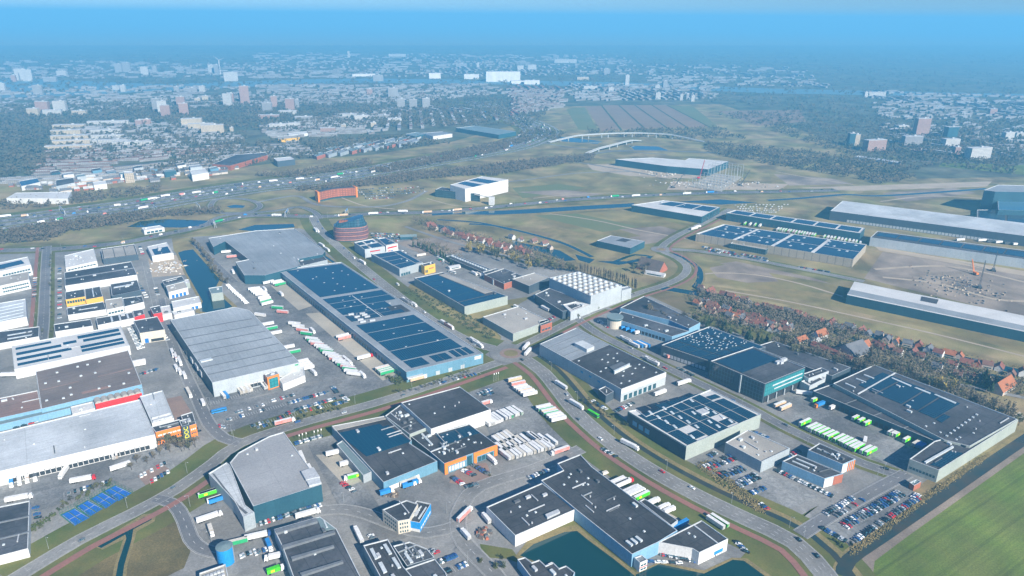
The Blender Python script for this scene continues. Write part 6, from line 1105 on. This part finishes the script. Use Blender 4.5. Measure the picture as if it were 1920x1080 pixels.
def mass(name, polys, n, m, lab, h=7.0, r_=4.0, q=1.0, per=9, density=None):
    """far woods that read as one mass: leaf and twig clumps standing on the ground"""
    mb = MB()
    for s_, n_ in polys:
        w_ = P(s_); x0, x1 = min(a for a, b_ in w_), max(a for a, b_ in w_); y0, y1 = min(b_ for a, b_ in w_), max(b_ for a, b_ in w_); k = 0; tries = 0
        while k < n_ and tries < n_ * 30:
            tries += 1; x, y = rnd.uniform(x0, x1), rnd.uniform(y0, y1); ins = False
            for i in range(len(w_)):
                (xa, ya), (xb, yb) = w_[i - 1], w_[i]
                if (ya > y) != (yb > y) and x < (xb - xa) * (y - ya) / (yb - ya) + xa: ins = not ins
            if not ins: continue
            k += 1; c = at(x, y); f_ = max(1, c.length / 1500); hh = h * rnd.uniform(.6, 1.25); rr = r_ * rnd.uniform(.7, 1.4) * (f_ ** .5)
            for _ in range(per):
                d = Vector((rnd.gauss(0, .5), rnd.gauss(0, .5), 0)) * rr; z = hh * rnd.uniform(.15, 1); u = Vector((rnd.gauss(0, 1), rnd.gauss(0, 1), rnd.gauss(0, .8))).normalized(); v = u.orthogonal().normalized(); s = q * rnd.uniform(.6, 1.5) * f_ ** .5; p = c + d + Vector((0, 0, z))
                mb.quad(p - u * s - v * s, p + u * s - v * s, p + u * s + v * s, p - u * s + v * s)
    return struct(name, mb, m, kind='stuff', label=lab)
mass('woodland', [("0,438 120,418 235,404 410,392 420,400 300,408 235,420 130,436 90,452 0,458", 900), ("556,356 640,346 760,326 1000,306 1115,291 1112,300 960,320 770,340 700,350 560,359", 1000), ("690,322 830,290 960,262 1000,262 930,285 860,300 720,325", 1300), ("905,312 1040,296 1115,292 1110,302 960,322", 400), ("860,330 900,325 990,318 930,330", 150), ("480,330 560,322 690,300 700,310 560,335", 300), ("0,395 120,385 240,370 300,360 300,350 0,380", 260)], 0, 'wood_brown', "brown bare woodland belts along the motorway", 8, 3.5, .8, 12)
mass('woodland', [("1320,268 1480,282 1620,300 1720,335 1650,345 1500,318 1330,290", 900), ("1340,215 1420,235 1520,270 1690,325 1760,310 1900,330 1920,250 1700,230 1520,205", 1600), ("960,235 1060,250 1050,262 980,262", 120), ("1100,245 1350,240 1400,262 1300,262 1120,255", 250)], 0, 'wood_far', "dark mixed woods beyond the junction", 9, 4, 1.1, 9)
mass('woodland', [("-60,335 0,280 130,245 330,225 420,240 560,250 760,235 900,235 960,205 700,195 400,195 0,200", 3400), ("0,200 480,175 900,175 1050,190 1000,235 760,240 0,210", 2300), ("0,120 700,105 1300,110 1900,140 1920,250 1560,215 1300,190 900,172 0,178", 2600), ("250,330 420,268 760,255 850,270 600,295 400,320", 900), ("-60,335 60,330 150,290 130,240 -60,260", 700), ("60,300 210,232 330,225 470,250 450,290 250,300", 800), ("1650,235 1930,225 1930,310 1670,300", 900), ("0,105 1920,100 1920,120 0,120", 500)], 0, 'wood_far', "endless blue green tree mass of the far city", 9, 5, 1.5, 6)
UG = [("780,408 900,440 1000,470 1080,500 1050,505 950,480 820,440 770,418", 330), ("1290,548 1480,590 1640,640 1920,720 1920,745 1600,668 1480,640 1300,592", 850), ("1310,548 1500,594 1620,628 1600,634 1450,598 1310,562", 300), ("1480,640 1640,668 1800,725 1900,775 1900,800 1700,725 1560,680 1460,655", 420), ("760,440 850,470 870,490 800,470", 60)]
mass('undergrowth', UG, 0, 'twigs', "bare brown garden trees and bushes along the house strips", 7.5, 2.4, .42, 15)
mass('undergrowth', [(a, int(n_ * .35)) for a, n_ in UG], 0, 'hedge', "dark green garden shrubs along the house strips", 4.0, 2.6, .45, 11)
mass('hedge', [("755,548 775,540 880,590 930,630 915,640 860,605", 160), ("722,710 760,700 772,712 745,722", 60), ("40,1000 100,965 104,970 50,1005", 30)], 0, 'hedge', "rough green planting beside the avenue", 2.2, 2, .4, 10)
mass('reeds', [("1300,870 1330,865 1440,955 1430,965 1400,948", 500), ("1590,1036 1740,925 1850,850 1855,856 1745,934 1600,1042", 600), ("1270,478 1310,500 1310,545 1300,545 1305,510 1268,484", 60), ("1320,545 1600,610 1920,690 1920,694 1600,616 1320,552", 420)], 0, 'reed', "dry straw coloured reeds along the ditches", 1.1, 1.3, .22, 7)

# ---------------------------------------------------------------- far city
def base(x, y): return at(x, y)
def pxm(y, x=960):
    p = at(x, y); D = (p - Vector((0, 0, CAM_H))).length; return FPX / D
BW = {'block_white': 'white', 'block_cream': 'cream', 'block_pink': 'pinkish', 'block_grey': 'grey', 'wall_white': 'plain white', 'wall_teal': 'dark'}
def blocks(reg, lst):
    lst = sorted(lst)
    for k, (x, y, w_, h, m) in enumerate(lst):
        p = at(x, y); s = pxm(y, x); W_, H_ = w_ / s, h / s * 1.03; dp = min(max(12, W_ * .45), 18) if W_ > 20 else W_ * .8
        sh = 'tower block' if h > w_ else ('slab block' if h > 8 else 'long low block')
        t = thing('apartment_block', f"{BW[m]} {sh}, {ordn(k + 1)} from the left of those {reg}", 'apartment block', p, R(rnd.uniform(4, 20)), 'apartment blocks ' + reg)
        mb = MB(); mb.box((0, 0), W_, dp, 0, H_); obj('wall', mb.mesh('wall', m), t); mb = MB(); mb.box((0, 0), W_ + .4, dp + .4, H_ - .01, H_ + .8); mb.box((W_ * .12, 0), min(6, W_ * .3), 4, H_ + .8, H_ + 3.6); obj('roof', mb.mesh('roof', 'flat_pale'), t)
w_, c_, p_, g_ = 'block_white', 'block_cream', 'block_pink', 'block_grey'
blocks("on the left river bank", [(27, 153, 6, 9, p_), (36, 151, 8, 16, w_), (46, 152, 9, 17, w_), (56, 152, 9, 16, w_), (4, 172, 11, 12, w_), (73, 178, 13, 14, g_), (232, 172, 7, 10, w_), (218, 168, 10, 6, w_), (223, 136, 10, 13, g_), (239, 135, 12, 14, g_), (272, 140, 11, 12, w_), (291, 137, 7, 10, g_), (397, 138, 9, 14, w_), (407, 139, 7, 15, g_), (434, 152, 22, 14, w_), (117, 142, 14, 7, w_), (95, 153, 18, 6, g_)])
blocks("in the left town", [(82, 211, 18, 16, p_), (115, 211, 18, 17, w_), (64, 216, 16, 10, c_), (100, 216, 26, 8, w_), (150, 216, 20, 7, c_), (295, 209, 12, 20, g_), (306, 213, 14, 20, w_), (312, 220, 14, 19, p_), (340, 198, 13, 14, p_), (346, 215, 14, 18, p_), (428, 199, 14, 20, w_), (434, 196, 10, 18, p_), (460, 194, 15, 28, p_), (452, 193, 6, 16, g_), (332, 173, 8, 9, g_), (380, 172, 9, 9, w_), (358, 172, 20, 6, g_), (371, 191, 9, 6, c_), (385, 188, 10, 7, c_), (502, 210, 16, 15, g_), (515, 203, 10, 20, p_), (545, 209, 15, 21, p_), (558, 201, 6, 13, g_)])
blocks("of the cream estate", [(361, 236, 32, 12, c_), (378, 243, 40, 10, c_), (400, 250, 36, 14, c_), (435, 246, 6, 6, c_), (262, 237, 10, 10, p_), (275, 233, 14, 8, p_)])
blocks("of the white terrace rows", [(131, 281, 66, 7, c_), (137, 271, 54, 7, c_), (133, 261, 54, 6, c_), (125, 251, 42, 6, c_), (131, 241, 46, 6, c_), (204, 234, 60, 6, w_), (205, 259, 50, 5, w_), (215, 268, 50, 5, w_), (200, 249, 44, 5, w_), (250, 272, 60, 6, w_), (178, 270, 10, 6, w_)])
blocks("in the middle of the town", [(737, 184, 18, 17, g_), (693, 178, 10, 10, p_), (752, 204, 14, 17, g_), (775, 204, 14, 16, g_), (799, 204, 14, 18, g_), (523, 240, 31, 7, w_), (656, 221, 25, 7, w_), (678, 225, 27, 8, w_), (552, 238, 20, 7, w_), (615, 246, 26, 6, p_), (540, 214, 30, 6, w_), (720, 222, 20, 6, g_), (740, 228, 24, 6, w_), (570, 225, 30, 6, g_), (505, 222, 34, 6, p_), (700, 237, 10, 7, c_), (645, 241, 8, 7, c_)])
blocks("along the far river", [(815, 147, 21, 9, 'wall_white'), (884, 148, 27, 8, 'wall_white'), (943, 153, 62, 17, 'wall_white'), (922, 153, 14, 18, 'wall_teal'), (997, 158, 28, 7, 'wall_white'), (972, 157, 30, 5, 'wall_white'), (654, 108, 4, 10, w_), (709, 152, 18, 10, g_), (682, 143, 40, 4, 'wall_white'), (1175, 161, 7, 18, w_), (1246, 165, 8, 12, g_), (1233, 186, 9, 11, w_), (1232, 166, 8, 6, w_), (1277, 188, 5, 10, w_), (1298, 190, 6, 10, w_), (1288, 186, 5, 9, g_), (1092, 150, 22, 5, c_), (1145, 172, 10, 7, w_), (1106, 167, 26, 5, w_), (865, 125, 20, 5, g_), (896, 128, 5, 9, w_), (975, 132, 12, 8, w_), (997, 131, 16, 8, w_), (1060, 118, 40, 6, w_), (745, 107, 30, 5, w_), (1137, 138, 12, 8, g_), (1642, 180, 30, 6, w_), (1622, 182, 6, 8, w_)])
blocks("in the right hand suburb", [(1725, 255, 22, 27, p_), (1594, 273, 10, 20, 'wall_teal'), (1603, 272, 10, 17, c_), (1638, 282, 38, 17, p_), (1831, 299, 42, 18, w_), (1792, 289, 9, 11, p_), (1780, 260, 20, 18, 'wall_teal'), (1888, 262, 17, 11, w_), (1780, 275, 26, 12, w_), (1708, 272, 30, 14, g_), (1910, 258, 14, 7, w_), (1690, 241, 20, 5, w_), (1860, 213, 12, 7, p_)])
t = thing('wind_turbine', "white wind turbine beside the far white towers at the river", 'wind turbine', at(414, 142)); sc_ = 25 / pxm(142, 414)
mb = MB(); mb.tube((0, 0, 0), (0, 0, sc_), sc_ * .025, 8, r2=sc_ * .015); obj('mast', mb.mesh('mast', 'wall_white'), t)
for k in range(3): a = R(20 + 120 * k); mb = MB(); mb.tube((0, -2, sc_), (math.cos(a) * sc_ * .42, -2, sc_ + math.sin(a) * sc_ * .42), sc_ * .016, 4, r2=sc_ * .004); obj('blade', mb.mesh('blade', 'wall_white'), t)
# low roofs: the nearest as houses, the rest one mass
LOW = [("150,236 330,228 470,262 430,290 250,300 120,300", 75, 0), ("110,262 200,290 210,335 60,330", 40, 1), ("480,238 760,200 900,205 930,225 700,250 520,262", 230, 2), ("230,315 420,295 500,300 400,330 220,345", 60, 3), ("210,290 420,278 430,284 230,306", 45, 1), ("0,335 200,325 230,340 120,362 0,350", 50, 3), ("1660,235 1920,225 1920,300 1680,285", 60, 2), ("960,160 1060,165 1050,200 960,220", 120, 1), ("1060,158 1340,160 1340,185 1080,190", 130, 2), ("0,165 460,160 480,200 0,215", 110, 2), ("480,160 900,158 960,175 700,198 480,195", 150, 2), ("480,100 1180,104 1200,140 480,148", 240, 2), ("0,112 480,120 480,146 0,148", 90, 2), ("1200,120 1500,125 1560,165 1220,158", 70, 2), ("1620,170 1920,180 1920,225 1660,225", 100, 2), ("430,285 560,268 570,290 450,300", 60, 3)]
cand = []
for s_, n_, st in LOW:
    n_ = int(n_ * 3.3)
    q_ = P(s_); x0, x1 = min(a for a, b_ in q_), max(a for a, b_ in q_); y0, y1 = min(b_ for a, b_ in q_), max(b_ for a, b_ in q_); k = 0
    while k < n_:
        x, y = rnd.uniform(x0, x1), rnd.uniform(y0, y1); ins = False
        for i in range(len(q_)):
            (xa, ya), (xb, yb) = q_[i - 1], q_[i]
            if (ya > y) != (yb > y) and x < (xb - xa) * (y - ya) / (yb - ya) + xa: ins = not ins
        if not ins: continue
        k += 1; p = at(x, y); ce = (math.floor(p.x / 420), math.floor(p.y / 420)); an = random.Random(ce[0] * 7919 + ce[1] * 31).choice((8, 14, 38, 98, 104, 128)); ca_, sa_ = math.cos(R(an)), math.sin(R(an)); gu, gv = p.x * ca_ + p.y * sa_, -p.x * sa_ + p.y * ca_; gv = round(gv / 34) * 34; cand.append((Vector((gu * ca_ - gv * sa_, gu * sa_ + gv * ca_, 0)), st, an))
cand.sort(key=lambda c: c[0].length)
near_n = max(0, 296 - NH[0]); RF = [['flat_pale', 'tile_grey', 'wall_white', 'flat_pale'], ['tile_red', 'tile_brown', 'tile_orange', 'tile_red'], ['flat_pale', 'tile_brown', 'tile_grey', 'wall_white', 'flat_pale', 'tile_grey'], ['tile_grey', 'flat_pale', 'tile_grey', 'tile_grey']]
for p, st, y in cand[:near_n]:
    rf = rnd.choice([r_ for r_ in RF[st] if r_ in RW]); house(p, R(y), rnd.choice((0, 1, 1, 2, 3)), rf, rnd.choice(('wall_brick', 'block_grey', 'house_wall')), f"small {RW[rf]} roofed house amid the trees beyond the motorway", f'{RW[rf]} roofed houses beyond the motorway', False)
mb = MB(); MS = ['flat_pale', 'tile_brown', 'tile_grey', 'wall_white', 'tile_red', 'tile_orange', 'city_wall', 'block_grey']
for p, st, y in cand[near_n:]:
    f_ = max(1, p.length / 2200) ** .6; L_ = rnd.choice((10, 14, 22, 32, 44)) * f_; mb.box(p, L_, rnd.uniform(7, 10) * f_, 0, rnd.uniform(4, 7) * f_ ** .5, R(y), MS.index(rnd.choice(('city_wall', 'city_wall', 'block_grey'))), MS.index(rnd.choice(RF[st])))
struct('distant_houses', mb, MS, kind='stuff', label='countless low roofs of the far hazy city')

# ---------------------------------------------------------------- air
mb = MB(); v = [(x, y, z) for z in (-2.0, 365.0) for x, y in ((-43000, -4000), (43000, -4000), (43000, 43000), (-43000, 43000))]
mb.add(v, [(3, 2, 1, 0), (4, 5, 6, 7), (0, 1, 5, 4), (1, 2, 6, 5), (2, 3, 7, 6), (3, 0, 4, 7)])
me = bpy.data.meshes.new('haze'); me.from_pydata(mb.v, [], mb.f); hz = obj('haze', me); hz['kind'] = 'stuff'; hz['label'] = 'blue haze in the air'
hm = bpy.data.materials.new('haze'); hm.use_nodes = True; hn = hm.node_tree; hn.nodes.clear(); vo = hn.nodes.new('ShaderNodeVolumePrincipled'); ho = hn.nodes.new('ShaderNodeOutputMaterial'); hn.links.new(vo.outputs[0], ho.inputs['Volume'])
vo.inputs['Color'].default_value = (.16, .545, .87, 1); vo.inputs['Density'].default_value = 2.15e-4; vo.inputs['Anisotropy'].default_value = 0.0
me.materials.append(hm)
